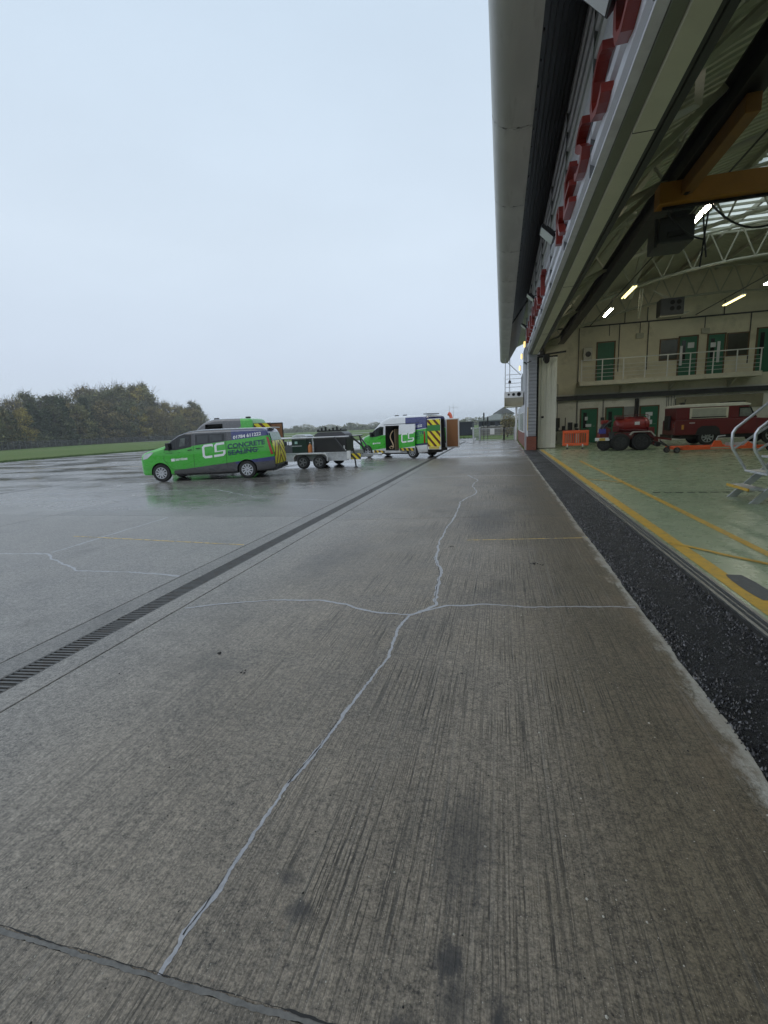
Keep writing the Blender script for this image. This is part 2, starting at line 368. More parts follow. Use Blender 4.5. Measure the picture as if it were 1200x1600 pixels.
M_LAMPY = mat('lamp_yellow', (.9,.8,.4), .4, var=0, emit=(1,.72,.25), estr=1.6)
M_TUBEY = mat('lit_tube_warm', (.9,.85,.6), .4, var=0, emit=(1,.86,.36), estr=2.6)
M_BARR = mat('orange_plastic', (.80,.12,.03), .45, var=.1)

# ------------------------------------------------------------------ ground
gm, g, b = blank('grass_field'); P, x, y, z = g.coords()
gc = g.mix(g.smooth(g.noise(P, .05, 5, .6), .35, .65), (.090,.165,.030), (.130,.180,.048))
gc = g.mix(g.smooth(g.noise(P, .9, 6, .7), .45, .62), gc, (.14,.17,.06)); gc = g.mix(g.smooth(g.noise(P, 5, 4, .7), .5, .7, 0, .5), gc, (.04,.07,.018))
g.L.new(gc, b.inputs['Base Color']); b.inputs['Roughness'].default_value = .85; b.inputs['Specular IOR Level'].default_value = .2
g.L.new(g.bump(g.noise(P, 7, 5, .75), .9, .15), b.inputs['Normal'])
mb = MB(); R_ = 1400; mb.add([(-R_,-R_,-.05),(R_,-R_,-.05),(R_,R_,-.05),(-R_,R_,-.05)], [(0,1,2,3)])
structure(mb.build('grass_field', gm))
# short uneven tufts along the near edge of the grass, where it meets the apron
mb = MB(); r = random.Random(3)
def tuft(px, py, n, h):
    for _ in range(n):
        a = r.uniform(0, 6.28); qx = px+r.uniform(-.2,.2); qy = py+r.uniform(-.2,.2); hh = h*r.uniform(.5,1.2); w = .03*r.uniform(.7,1.5)
        mb.add([(qx-w*math.cos(a),qy-w*math.sin(a),-.06),(qx+w*math.cos(a),qy+w*math.sin(a),-.06),(qx+r.uniform(-.1,.1),qy+r.uniform(-.1,.1),hh)], [(0,1,2)])
for i in range(2600): tuft(-40.3-abs(r.gauss(0,1.4)), r.uniform(22,62), 3, .11)
for i in range(700):
    t = r.random(); tuft(-29+t*26.5, 63.4-t*12.5+abs(r.gauss(0,1.0)), 3, .11)
stuff(mb.build('grass_edge', mat('grass_blades', (.07,.125,.028), .8, var=.35, scale=1.5), fix=False))

apron_poly = [(-40,-9),(1.08,-9),(1.16,41),(-2.3,41.5),(-2.6,50.2),(-5.5,49.6),(-16.6,56),(-29,63),(-40,68)]
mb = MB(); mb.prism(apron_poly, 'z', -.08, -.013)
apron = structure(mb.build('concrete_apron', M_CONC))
mb = MB(); mb.add([(-38.6,-8.6,-.0105),(1.06,-8.6,-.0105),(1.06,40.4,-.0105),(-38.6,40.4,-.0105)], [(0,1,2,3)])
mb.build('joint_filler', M_JOINT, apron)
def slab(x0, x1, y0a, y0b, y1a, y1b, ragged=False):
    gp = .0045; ys = [(y0a+gp, y0b+gp), (y1a-gp, y1b-gp)]
    top = [(x0+gp, ys[0][0]), (x1-(0 if ragged else gp), ys[0][1])]
    right = []
    if ragged:
        n = max(4, int((ys[1][1]-ys[0][1])/.06)); rs = random.Random(int(y0a*10)+5); w = 0
        for i in range(1, n):
            w = w*.7 + rs.uniform(-.007,.007); right.append((x1+w, ys[0][1]+(ys[1][1]-ys[0][1])*i/n))
    poly = top + right + [(x1-(0 if ragged else gp), ys[1][1]), (x0+gp, ys[1][0])]
    cx = sum(p[0] for p in poly)/len(poly); n = len(poly)
    c = .004; cen = (sum(p[0] for p in poly)/n, sum(p[1] for p in poly)/n)
    def ins(p): return (p[0]+(c if p[0] < cen[0] else -c), p[1]+(c if p[1] < cen[1] else -c))
    vs_ = [(p[0],p[1],-.05) for p in poly]+[(p[0],p[1],-.004) for p in poly]+[(*ins(p),0) for p in poly]
    fs = []
    for k in range(n):
        j = (k+1) % n; fs += [(k, j, n+j, n+k), (n+k, n+j, 2*n+j, 2*n+k)]
    fs.append(tuple(range(2*n, 3*n)))
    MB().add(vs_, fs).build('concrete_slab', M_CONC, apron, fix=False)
YS = [-8.5,-5.76,.84,7.42,14.0,20.6,27.2,33.8,40.3]
XS = [-38.5,-32.6,-26.7,-20.8,-14.9,-9.0,-3.38]
for j in range(len(YS)-1):
    sk = lambda yy: yy if yy < 2 else yy   # rows
    a, c = YS[j], YS[j+1]
    ska = .28 if a > 5 and a < 9 else 0; skc = .28 if c > 5 and c < 9 else 0
    for i in range(len(XS)-1): slab(XS[i], XS[i+1], a, a, c, c)
    slab(-3.38, -3.148, a, a, c, c); slab(-2.972, -2.76, a, a, c, c)
    slab(-2.76, 1.075, a-ska, a+ska, c-skc, c+skc, ragged=True)

def ribbon(name, pts, w, m, zt=.0012, jit=.35, seed=1, step=.02, wvar=.35, off=0.0):
    rs = random.Random(seed); P_ = []
    for i in range(len(pts)-1):
        a, c = Vector(pts[i]), Vector(pts[i+1]); n = max(1, int((c-a).length/step))
        for k in range(n): P_.append(a+(c-a)*(k/n))
    P_.append(Vector(pts[-1])); vs_ = []; j = wl_ = wr_ = slow = 0; N_ = len(P_); ph = rs.uniform(0, 6)
    for i, p in enumerate(P_):
        d = (P_[min(i+2,N_-1)]-P_[max(i-2,0)]).normalized(); nrm = Vector((-d.y, d.x))
        j = j*.86+rs.uniform(-1,1)*jit*w*.6; slow = slow*.95+rs.uniform(-1,1)*wvar*w*.22
        wl_ = wl_*.45+rs.uniform(-1,1)*wvar*w*.32; wr_ = wr_*.45+rs.uniform(-1,1)*wvar*w*.32
        hl, hr = max(w*.1, (w+slow)/2+wl_), max(w*.1, (w+slow)/2+wr_); q = p+nrm*(j+off)
        vs_ += [(q.x-nrm.x*hl, q.y-nrm.y*hl, zt), (q.x+nrm.x*hr, q.y+nrm.y*hr, zt)]
    fs = [(2*i, 2*i+2, 2*i+3, 2*i+1) for i in range(N_-1)]
    return MB().add(vs_, fs).build(name, m, apron, fix=False)
main_crack = [(-.93,.845),(-.935,.95),(-.92,1.1),(-.91,1.33),(-.89,1.58),(-.85,1.77),(-.82,2.04),(-.78,2.36),(-.73,2.71),(-.755,3.15),(-.72,3.43)]
crack_up = [(-.72,3.43),(-.54,3.68),(-.58,4.07),(-.61,4.55),(-.74,5.13),(-.79,6.06),(-.78,6.78),(-.75,7.63),(-.8,8.93),(-.53,10.2),(-.71,11.63),(-.62,12.56),(-1.0,13.87)]
cross = [(-2.72,3.3),(-2.47,3.43),(-2.05,3.58),(-1.58,3.65),(-1.31,3.58),(-1.04,3.45),(-.72,3.44),(-.43,3.67),(-.12,3.76),(.19,3.73),(.59,3.8),(1.04,3.85)]
ribbon('sealed_crack', main_crack, .016, M_SEAL, .0012, .4, seed=2, step=.011, wvar=.5); ribbon('sealed_crack', crack_up, .023, M_SEAL, .0012, .6, seed=3, step=.03, wvar=.6)
ribbon('sealed_crack', cross, .018, M_SEAL, .0018, .5, seed=4, step=.022, wvar=.6)
ribbon('crack_edge', main_crack[1:4], .0025, M_CRACK, .0024, 1.0, seed=5, step=.012, wvar=1.5, off=.004); ribbon('crack_edge', main_crack[4:7], .003, M_CRACK, .0024, 1.0, seed=15, step=.012, wvar=1.5, off=.006); ribbon('crack_edge', crack_up[1:5], .003, M_CRACK, .0024, 1.0, seed=6, wvar=1.5, off=.008)
for k, pts in enumerate(([(-12,4.4),(-9,4.65),(-6.77,4.7),(-6.01,4.77),(-5.45,4.43),(-4.82,4.13),(-4.13,4.17),(-3.4,4.12)], [(-6.0,4.83),(-6.05,5.7),(-6.1,7.3)],
            [(-9.05,11.1),(-7.63,11.14),(-5.64,9.71),(-3.5,9.2)], [(-2.9,13.1),(-1,13.6),(1,13.5)], [(-20,9),(-13,10.5),(-9.1,11.1)])):
    ribbon('sealed_crack', pts, .030, M_SEAL, .0012, .6, seed=20+k, step=.04, wvar=.6)
ribbon('joint_sealant', [(-2.74,.839),(1.0,.839)], .014, mat('old_sealant', (.15,.143,.13), .5, var=.35, scale=40), .0009, .12, seed=9, step=.009, wvar=.4)
ribbon('crack_edge', [(-2.74,.848),(1.0,.848)], .0035, M_CRACK, .0019, .7, seed=31, step=.012, wvar=1.3)
ribbon('painted_line', [(-.44,5.94),(1.06,6.18)], .028, M_YELT, .002, .05, seed=7); ribbon('painted_line', [(-6.63,5.73),(-3.42,5.45)], .028, M_YELT, .002, .05, seed=8)
for k, yy in enumerate((14.0,20.6,27.2,33.8)): ribbon('joint_sealant', [(-38,yy),(-9.1,yy)], .07, M_CRACK, .002, .3, seed=50+k, step=.3, wvar=1.2)
for k, xx in enumerate((-14.9,-20.8,-26.7,-32.6)): ribbon('joint_sealant', [(xx,6),(xx,40)], .07, M_CRACK, .0024, .3, seed=60+k, step=.3, wvar=1.2)
ribbon('joint_sealant', [(-9.0,17),(-9.0,40)], .06, M_CRACK, .0024, .3, seed=66, step=.3, wvar=1.2)
ribbon('painted_line', [(-30,21),(-12,20.5)], .06, M_YELT, .002, .05, seed=17)
# loose grit and small stones lying on the slabs
mb = MB(); r = random.Random(11)
for i in range(520):
    px, py = r.uniform(-2.6,1.0), .35+abs(r.gauss(0,1.6)); s_ = r.choice([.0016,.0022,.003,.0045])*r.uniform(.7,1.3)
    vs_ = [(px+s_*r.uniform(.7,1.3)*math.cos(t), py+s_*r.uniform(.7,1.3)*math.sin(t), .0005) for t in (0,1.3,2.5,3.8,5.1)]+[(px, py, s_*1.1)]
    mb.add(vs_, [(k,(k+1)%5,5) for k in range(5)], r.choice([0,0,1]))
for px, py in ((.33,4.97),(.345,4.99),(.32,4.96),(.41,4.93),(-1.6,2.4),(-1.9,2.6),(-.6,5.6),(.36,4.98)):
    for k in range(4):
        qx, qy = px+r.uniform(-.02,.02), py+r.uniform(-.02,.02); s_ = .012*r.uniform(.4,1)
        mb.add([(qx+s_*math.cos(t), qy+s_*math.sin(t), .0005) for t in (0,1.3,2.5,3.8,5.1)]+[(qx,qy,s_*.9)], [(k_,(k_+1)%5,5) for k_ in range(5)], 1)
stuff(mb.build('loose_grit', [mat('pale_grit', (.42,.40,.35), .7), M_CRACK], fix=False))

# drain along the apron
dr = thing('slot_drain', 'long cast iron grated drain channel running across the concrete beside the hangar', 'drain', (-3.06,0,0))
mb = MB(); mb.box(-.118,.118,-8,41,-.16,-.04); mb.build('channel', M_VOID, dr)
gb = MB()
gb.box(-.09,-.082,.004,.996,-.035,-.001); gb.box(.082,.09,.004,.996,-.035,-.001)
for k in range(26): gb.bar((-.083, .012+k*.038, -.012), (.083, .032+k*.038, -.012), .017, .02)
gme = gb.mesh('grate', M_IRON)
for k in range(-6, 41): link('grate', gme, dr).location = (0, k, .0)

# fresh tarmac strip in front of the door line
tm, g, b = blank('fresh_tarmac'); P, x, y, z = g.coords()
f1 = g.noise(P, 48, 6, .85); f2 = g.noise(P, 110, 3, .6); f3 = g.noise(P, 1.1, 4, .6); f4 = g.noise(P, 16, 5, .8)
cc = g.mix(g.smooth(f1, .45, .75), (.0025,.0025,.003), (.04,.04,.044)); cc = g.mix(g.smooth(f2, .62, .70, 0, .85), cc, (.17,.17,.185))
cc = g.mix(g.math('MULTIPLY', g.smooth(f3, .56, .66), .35), cc, (.055,.055,.058))
cc = g.mix(g.smooth(f4, .58, .70, 0, .75), cc, (.10,.10,.112)); cc = g.scale(cc, g.smooth(f4, .3, .6, .35, 1.15))
g.L.new(cc, b.inputs['Base Color']); g.L.new(g.smooth(f3, .35, .65, .34, .55), b.inputs['Roughness'])
g.L.new(g.bump(g.math('ADD', g.math('ADD', f1, g.math('MULTIPLY', f4, .8)), g.math('MULTIPLY', f2, .6)), 1.0, .035), b.inputs['Normal'])
mb = MB(); nx, ny = 15, 700; r = random.Random(5); vs_ = []
for j in range(ny):
    for i in range(nx):
        xx = 1.0+(1.735-1.0)*i/(nx-1); yy = -8+33.4*j/(ny-1)
        vs_.append((xx, yy, -.009+.012*math.sin(math.pi*i/(nx-1))+r.uniform(-.004,.004)))
mb.add(vs_, [(j*nx+i, j*nx+i+1, (j+1)*nx+i+1, (j+1)*nx+i) for j in range(ny-1) for i in range(nx-1)])
structure(mb.build('tarmac_strip', tm, smooth=60, fix=False))
mb = MB(); r = random.Random(15)
for i in range(14000):
    px, py = r.uniform(1.07,1.69), 1.6+abs(r.gauss(0,4.2)); s_ = r.uniform(.003,.008)*(1+.08*py)
    mb.add([(px+s_*r.uniform(.7,1.3)*math.cos(t), py+s_*r.uniform(.7,1.3)*math.sin(t), -.006) for t in (0,1.3,2.5,3.8,5.1)]+[(px+r.uniform(-.6,.6)*s_, py+r.uniform(-.6,.6)*s_, .003+s_*.8)], [(k,(k+1)%5,5) for k in range(5)], r.choice([0,0,0,0,0,0,1,1,2]))
stuff(mb.build('tarmac_chippings', [mat('bitumen_stone', (.012,.012,.014), .28, var=.6, scale=90), mat('grey_stone', (.06,.06,.066), .35), mat('pale_stone', (.17,.17,.18), .5)], fix=False))

# hangar floor, door track and floor paint
fm, g, b = blank('green_floor_paint'); P, x, y, z = g.coords()
n1 = g.noise(P, .5, 5, .6); n2 = g.noise(P, 3.5, 6, .65); n3 = g.noise(P, 6, 5, .7, (1, .22, 1)); n4 = g.noise(P, 22, 4, .6)
fc = g.mix(g.smooth(n1, .35, .65), (.25,.315,.195), (.315,.37,.235)); fc = g.scale(fc, g.smooth(g.noise(P, 1.3, 5, .6), .3, .7, .95, 1.05))
fc = g.mix(g.smooth(n3, .74, .84, 0, .05), fc, (.36,.385,.28)); fc = g.mix(g.smooth(n1, .60, .76, 0, .18), fc, (.085,.095,.07))
fc = g.mix(g.math('MULTIPLY', g.smooth(x, 2.9, 1.9), g.smooth(n4, .52, .62, 0, .6)), fc, (.40,.40,.33))
g.L.new(fc, b.inputs['Base Color']); g.L.new(g.smooth(n2, .3, .7, .25, .31), b.inputs['Roughness'])
mb = MB(); mb.box(1.88,21.2,-12,31.5,-.1,0); floor = structure(mb.build('hangar_floor', fm))
def paint(name, pts, w, m=M_YEL, zt=.004):
    mb = MB()
    for i in range(len(pts)-1):
        a, c = Vector(pts[i]), Vector(pts[i+1]); d = (c-a).normalized(); nn = Vector((-d.y, d.x))*w/2
        mb.add([(a.x-nn.x,a.y-nn.y,zt),(c.x-nn.x,c.y-nn.y,zt),(c.x+nn.x,c.y+nn.y,zt),(a.x+nn.x,a.y+nn.y,zt)], [(0,1,2,3)])
    return mb.build(name, m, floor)
paint('floor_line', [(1.99,-8),(1.99,25.3)], .15); paint('floor_line', [(2.74,-8),(2.74,18)], .10)
paint('floor_line', [(1.95,6.0),(2.3,5.5),(3.2,4.4),(6,1.0)], .07, zt=.008); paint('floor_line', [(2.1,12.4),(2.74,11.6)], .06, zt=.008)
mb = MB()
mb.add([(2.10+.09*math.cos(t)*(1 if abs(math.cos(t))<.7 else 1), 4.46+.33*(1 if math.sin(t)>0 else -1)*min(1,abs(math.sin(t))*1.5), .006) for t in [2*math.pi*k/24 for k in range(24)]], [tuple(range(24))])
mb.build('grit_patch', mat('grit_patch', (.12,.12,.115), .8, var=.35, scale=70, bump=.5, bscale=140), floor)
mb = MB()
for k in range(60): mb.box(2.9+k*.2, 3.03+k*.2, 10.03, 10.085, .001, .005)
stuff(mb.build('floor_slots', M_VOID, floor))
mb = MB()
mb.box(1.74,1.765,-8,25.3,-.05,.004); mb.box(1.80,1.812,-8,25.3,-.05,.001); mb.box(1.85,1.88,-8,25.3,-.05,.003)
structure(mb.build('door_track', M_STEEL))
mb = MB(); mb.box(1.735,1.88,-8,25.4,-.09,-.014); structure(mb.build('track_bed', M_DGREY))
# ------------------------------------------------------------------ the hangar
HX = 1.30
hg = thing('hangar', 'large open fronted hangar with silver ribbed cladding under a rounded grey eave', 'hangar', (1.72, 8, 0))
def inv(o, root): o.matrix_parent_inverse = Matrix.Translation(-Vector(root.location)); return o
def hb(mb, name, m, smooth=None, bevel=0, fix=True, parent=None):
    p = parent or hg; o = mb.build(name, m, p, smooth, bevel, fix); return inv(o, p) if parent is None else o
Y0, Y1, YP, YB = -10.0, 43.0, 25.4, 31.5     # near end, far end, end of the opening, inner back wall
# ribbed cladding above the opening
def ribs(z0, z1, pitch, depth):
    pr = []; z = z0
    while z < z1-1e-6:
        pr += [(0,z),(0,z+pitch*.46),(depth,z+pitch*.54),(depth,z+pitch*.94)]; z += pitch
    return pr
mb = MB(); mb.strip([(HX-d, z) for d, z in ribs(4.96, 7.72, .335, .062)], 'y', Y0, YP+.55)
hb(mb, 'fascia_cladding', M_CLAD, fix=False)
mb = MB(); mb.prism([(HX-.085,4.84),(HX+.02,4.82),(HX+.02,4.955),(HX-.055,4.955)], 'y', Y0, YP+.02); hb(mb, 'cladding_trim', mat('trim_silver', (.74,.75,.79), .35, .2))
for yy in (-6.9,-3.9,-.9,2.1,5.1,8.1,11.1,14.1,17.1,20.1,23.1): hb(MB().box(HX-.068, HX-.0, yy-.009, yy+.009, 4.97, 7.70), 'cladding_lap', M_GREYM)
mb = MB()
for k in range(90): mb.box(.515,.535,-9+k*.55,-8.97+k*.55,6.575,6.60)
stuff(hb(mb, 'soffit_screw', M_BLK))
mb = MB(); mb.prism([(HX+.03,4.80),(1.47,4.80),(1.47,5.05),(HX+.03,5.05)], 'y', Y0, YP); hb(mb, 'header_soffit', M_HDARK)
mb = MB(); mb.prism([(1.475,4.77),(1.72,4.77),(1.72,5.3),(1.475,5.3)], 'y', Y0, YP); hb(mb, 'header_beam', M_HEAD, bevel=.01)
mb = MB()
for yy in (-6.3, .2, 6.7, 13.2, 19.7): hb(MB().box(1.473,1.722,yy-.004,yy+.004,4.765,5.25), 'header_joint', M_DGREY)
mb = MB(); mb.box(1.735,1.80,Y0,YP,4.85,5.02); mb.box(1.86,1.95,Y0,YP,4.92,5.10); hb(mb, 'top_door_track', M_DGREY)
mb = MB(); mb.box(1.725,1.80,Y0,YB,5.32,6.6); hb(mb, 'header_wall', M_ROOF)
mb = MB()
for k in range(24): mb.bar((1.97,-8.3+k*1.45,5.02),(1.86,-8.3+k*1.45,5.5),.09,.06)
stuff(hb(mb, 'track_bracket', M_DGREY))
# rounded eave panels
prof = [(.50,6.56),(.22,6.555),(.05,6.575),(-.07,6.63),(-.15,6.72),(-.19,6.84),(-.17,6.98),(-.08,7.10),(.08,7.19),(.3,7.25),(.3,7.15),(.5,7.15)]
em = MB().prism(prof, 'y', .004, 3.092).mesh('eave_panel', M_EAVE, smooth=50)
k = 0; yy = 6.4-3.1*6
while yy < Y1-.5:
    o = inv(link('eave_panel', em, hg), hg); o.location = (0, yy, 0); yy += 3.1
YE = yy
mb = MB(); mb.box(.1,.46,6.4-3.1*6,YE-.01,6.64,7.1); hb(mb, 'eave_core', M_VOID)
# soffit boards between the eave and the cladding
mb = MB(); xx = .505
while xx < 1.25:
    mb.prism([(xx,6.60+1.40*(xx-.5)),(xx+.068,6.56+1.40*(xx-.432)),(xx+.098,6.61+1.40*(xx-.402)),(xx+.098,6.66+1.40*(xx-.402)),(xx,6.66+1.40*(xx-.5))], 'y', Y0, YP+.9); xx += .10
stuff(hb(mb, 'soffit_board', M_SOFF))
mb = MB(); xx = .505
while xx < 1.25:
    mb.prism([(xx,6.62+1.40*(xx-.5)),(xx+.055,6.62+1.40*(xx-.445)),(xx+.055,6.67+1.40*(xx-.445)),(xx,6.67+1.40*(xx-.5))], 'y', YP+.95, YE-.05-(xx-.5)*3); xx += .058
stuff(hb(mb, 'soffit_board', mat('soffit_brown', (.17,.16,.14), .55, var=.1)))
mb = MB(); mb.prism([(.5,6.48),(HX-.02,7.58),(HX-.02,7.70),(.5,6.60)], 'y', YP+.905, YP+.945); hb(mb, 'soffit_bracket', M_DGREY)
# curved roof: lining sheet with corrugations that run round the arch, with a glazed strip let into it
XC = 11.5
def zroof(xx): return 9.55-.0272*(xx-XC)**2
def zbot(xx): return 7.95-.0232*(xx-XC)**2
def zupp(xx): return 9.28-.0262*(xx-XC)**2
xs_ = [1.3+(21.7-1.3)*i/22 for i in range(23)]
def roofbit(x_list, y0, y1, step):
    vs_ = []; xl = len(x_list); per = step*2.2; rows = []; yy_ = y0
    if step > 1: rows = [(y0,0),(y1,0)]
    else:
        rows = [(y0, 0)]
        while yy_+per < y1: rows += [(yy_+.01,-.03),(yy_+per*.45,-.03),(yy_+per*.52,.04),(yy_+per*.93,.04)]; yy_ += per
        rows.append((y1, 0))
    n = len(rows)-1
    for yq, dz in rows:
        for xx in x_list: vs_.append((xx, yq, zroof(xx)+dz))
    return vs_, [(j*xl+i, j*xl+i+1, (j+1)*xl+i+1, (j+1)*xl+i) for j in range(n) for i in range(xl-1)]
mb = MB(); RL = (-6.0, 25.6)  # rooflight span, lengthened out of view to brighten the inside
for a in ((Y0, RL[0], .11), (RL[1], YB+.2, .11)): mb.add(*roofbit(xs_, *a))
ic = [xx for xx in xs_ if xx >= 18.2]; im = [xx for xx in xs_ if 12.2 <= xx <= 14.6]
ia = [xx for xx in xs_ if xx <= 8.0]; ib = [xx for xx in xs_ if xx >= 12.2]
mb.add(*roofbit(ia, RL[0], RL[1], .11)); mb.add(*roofbit(im, RL[0], RL[1], .11)); mb.add(*roofbit(ic, RL[0], RL[1], .11))
hb(mb, 'roof_sheet', M_ROOF, fix=False)
def zout(xx): return 10.1-.0215*(xx-XC)**2
xo = [.12]+xs_
for ya, yb_ in ((Y0-.2, RL[0]), (RL[1], YE)):
    mb = MB(); mb.strip([(xx, zout(xx)) for xx in xo], 'y', ya, yb_); hb(mb, 'outer_roof', M_EAVE, fix=False)
for xl_ in ([xx for xx in xo if xx <= ia[-1]], im, ic):
    mb = MB(); mb.strip([(xx, zout(xx)) for xx in xl_], 'y', RL[0]+.003, RL[1]-.003); hb(mb, 'outer_roof', M_EAVE, fix=False)
mb = MB()
for xa in (ia[-1]-.05, ib[0], im[-1]-.05, ic[0]): mb.box(xa, xa+.05, RL[0], RL[1], zroof(xa)+.03, zout(xa)-.01)
stuff(hb(mb, 'rooflight_kerb', M_WHT))
tr = bpy.data.materials.new('rooflight_sheet'); tr.use_nodes = True; nt = tr.node_tree; b = nt.nodes['Principled BSDF']
td = nt.nodes.new('ShaderNodeBsdfTranslucent'); td.inputs[0].default_value = (.78,.80,.70,1); nt.links.new(td.outputs[0], nt.nodes['Material Output'].inputs['Surface'])
mb = MB(); mb.add(*roofbit([ia[-1]]+[xx for xx in xs_ if ia[-1] < xx < ib[0]]+[ib[0]], RL[0], RL[1], 6.4)); hb(mb, 'rooflight', tr, fix=False)
mb = MB(); mb.add(*roofbit([xx for xx in xs_ if im[-1] <= xx <= ic[0]], RL[0], RL[1], 6.4)); hb(mb, 'rooflight', tr, fix=False)  # second strip, mostly out of view, added to brighten the inside
mb = MB()
for k in range(52): mb.box(ia[-1]-.1, ib[0]+.1, RL[0]+.3+k*.6, RL[0]+.36+k*.6, 9.14, 9.22)
stuff(hb(mb, 'glazing_bar', M_TRUSS))
for xx in (3.2, 5.2, 7.4, 9.5, 11.5, 13.6, 15.8, 18, 20): hb(MB().box(xx-.04, xx+.04, Y0, YB, zroof(xx)-.21, zroof(xx)-.05), 'purlin', M_TRUSS)
# trusses: two bent tubes and a zigzag of web tubes
def make_truss(y):
    t = inv(empty_part('roof_truss', hg, (0, 0, 0)), hg); t.location = (0, y, 0)
    xr = [1.85+(21.15-1.85)*i/20 for i in range(21)]
    MB().tube([(xx, 0, zbot(xx)) for xx in xr], .062, 8).build('chord', M_TRUSS, t, smooth=60)
    MB().tube([(xx, 0, zupp(xx)) for xx in xr], .055, 8).build('chord', M_TRUSS, t, smooth=60)
    for i in range(16):
        a = 2.2+i*1.16; p = (a, 0, zbot(a)); q = (min(a+.58, 21.1), 0, zupp(min(a+.58, 21.1))); s_ = (min(a+1.16, 21.1), 0, zbot(min(a+1.16, 21.1)))
        MB().tube([p, q], .032, 6).build('web_tube', M_TRUSS, t, smooth=60); MB().tube([q, s_], .032, 6).build('web_tube', M_TRUSS, t, smooth=60)
    return t
t0_ = make_truss(30.6)
for yy in (24.3, 18.2, 12.2, 6.2, .2, -5.8):
    copy_tree(t0_, loc=(0, yy, 0))
# knee braces and cross bracing between the trusses on the door side
WB = [((4.6,18.2,7.3),(5.6,24.3,6.75),.16,.1),((6.9,28.3,6.6),(6.0,24.3,7.15),.05,.06),((7.0,28.3,6.6),(6.1,24.3,7.15),.05,.06)]
for yy in (-5.8, .2, 3.2, 6.2, 9.2, 12.2, 18.2, 24.3):
    WB += [((2.0, yy, zbot(2)+.05), (3.9, yy+(6.0 if yy not in (3.2,9.2) else 3), zupp(3.9)), .14, .10), ((1.85, yy, 5.2), (3.3, yy, zbot(3.3)), .1, .1)]
    if yy not in (3.2, 9.2): WB.append(((2.0, yy+6, zbot(2)+.1), (3.9, yy+.2, zupp(3.9)-.08), .12, .08))
    WB.append(((1.9, yy+1.2, 5.75), (3.2, yy+1.2, 6.5), .16, .05)); WB.append(((1.9, yy+2.4, 5.75), (3.2, yy+1.6, 6.5), .16, .05))
for w_ in WB: hb(MB().bar(*w_), 'wind_brace', M_TRUSS)
# walls
mb = MB(); mb.prism([(1.75,3.0),(21.2,3.0)]+[(xx, zroof(xx)+.02) for xx in reversed(xs_[1:-1])]+[(1.75,6.2)], 'y', YB, YB+.25); hb(mb, 'back_wall', M_WALLU)
mb = MB(); mb.box(1.75,21.2,YB,YB+.25,0,2.995); hb(mb, 'back_wall', M_WALLL)
mb = MB(); mb.box(21.2,21.45,Y0,YB+.25,0,7.1); hb(mb, 'side_wall', M_WALLL)
mb = MB(); mb.prism([(1.75,0),(21.2,0)]+[(xx, zroof(xx)+.02) for xx in reversed(xs_[1:-1])], 'y', Y0-.25, Y0); hb(mb, 'end_wall', M_WALLU)
mb = MB(); mb.box(1.80,1.95,27.1,YB,0,6.3); hb(mb, 'front_inner_wall', M_WALLU)
for c_ in [((xx,YB-.03,4.2 if xx > 5 else 3.7),(xx,YB-.03,6.88),.045,.04) for xx in (4.52, 6.75, 8.3, 13.45)]+[((1.95,YB-.05,6.92),(21.0,YB-.05,6.92),.05,.07)]+[((xx,YB-.03,6.30),(xx,YB-.03,6.88),.035,.03) for xx in (6.2, 7.85, 11.2)]+[((xx,YB-.06,6.96),(xx,YB-.06,7.7),.04,.04) for xx in (7.0, 8.2, 9.9, 12.1)]:
    hb(MB().bar(*c_), 'conduit', M_DGREY)
mbx = mat('box_grey', (.43,.42,.34), .5)
for xx, zz in ((7.84, 6.15), (11.23, 6.12)): hb(MB().box(xx-.2,xx+.2,YB-.14,YB-.004,zz-.14,zz+.14), 'junction_box', mbx, bevel=.01)
mb = MB(); mb.box(3.0,15.5,YB-.22,YB-.02,2.62,2.86); mb.box(2.9,16,YB-.26,YB-.2,2.84,2.90); hb(mb, 'wall_beam', M_DGREY)
mb = MB(); mb.box(2.05,2.35,29.4,29.7,0,6.2); hb(mb, 'wall_column', M_DGREY)
mb = MB(); mb.box(2.6,2.85,YB-.12,YB,2.9,6.9); hb(mb, 'wall_column', M_WALLU)
# doors and windows of the back wall
def wall_door(x0, x1, z0, z1, glass=True, papers=(), label=None):
    f = MB()
    for a in ((x0-.07,x0,z0,z1+.07),(x1,x1+.07,z0,z1+.07),(x0-.07,x1+.07,z1,z1+.07)): f.box(a[0],a[1],YB-.06,YB+.02,a[2],a[3])
    d = hb(MB().box(x0,x1,YB-.035,YB-.004,z0,z1), 'door', M_GDOOR)
    if label: d['label'] = label
    f.build('frame', M_WOOD, d)
    if glass: MB().box(x0+.12,x0+.32,YB-.042,YB-.03,z0+.9,z1-.2).build('pane', M_GLASSD, d)
    MB().tube([(x1-.1,YB-.04,z0+1.0),(x1-.1,YB-.09,z0+1.0),(x1-.22,YB-.09,z0+1.0)], .012, 6).build('handle', M_STEEL, d)
    for (px, pz, w, h) in papers: MB().box(px,px+w,YB-.044,YB-.037,pz,pz+h).build('notice', M_PAPER, d)
def wall_window(x0, x1, z0, z1):
    w = hb(MB().box(x0,x1,YB-.03,YB-.004,z0,z1), 'window', mat('window_dim', (.06,.062,.05), .12, var=.2))
    f = MB()
    for a in ((x0-.06,x0,z0-.06,z1+.06),(x1,x1+.06,z0-.06,z1+.06),(x0,x1,z1,z1+.06),(x0,x1,z0-.06,z0)): f.box(a[0],a[1],YB-.055,YB+.02,a[2],a[3])
    f.build('frame', M_WOOD, w)
wall_door(5.58,6.5,3.66,5.92,False)
wall_door(9.98,10.86,3.66,5.88,True,((10.02,4.3,.13,1.1),(10.4,5.25,.33,.3)))
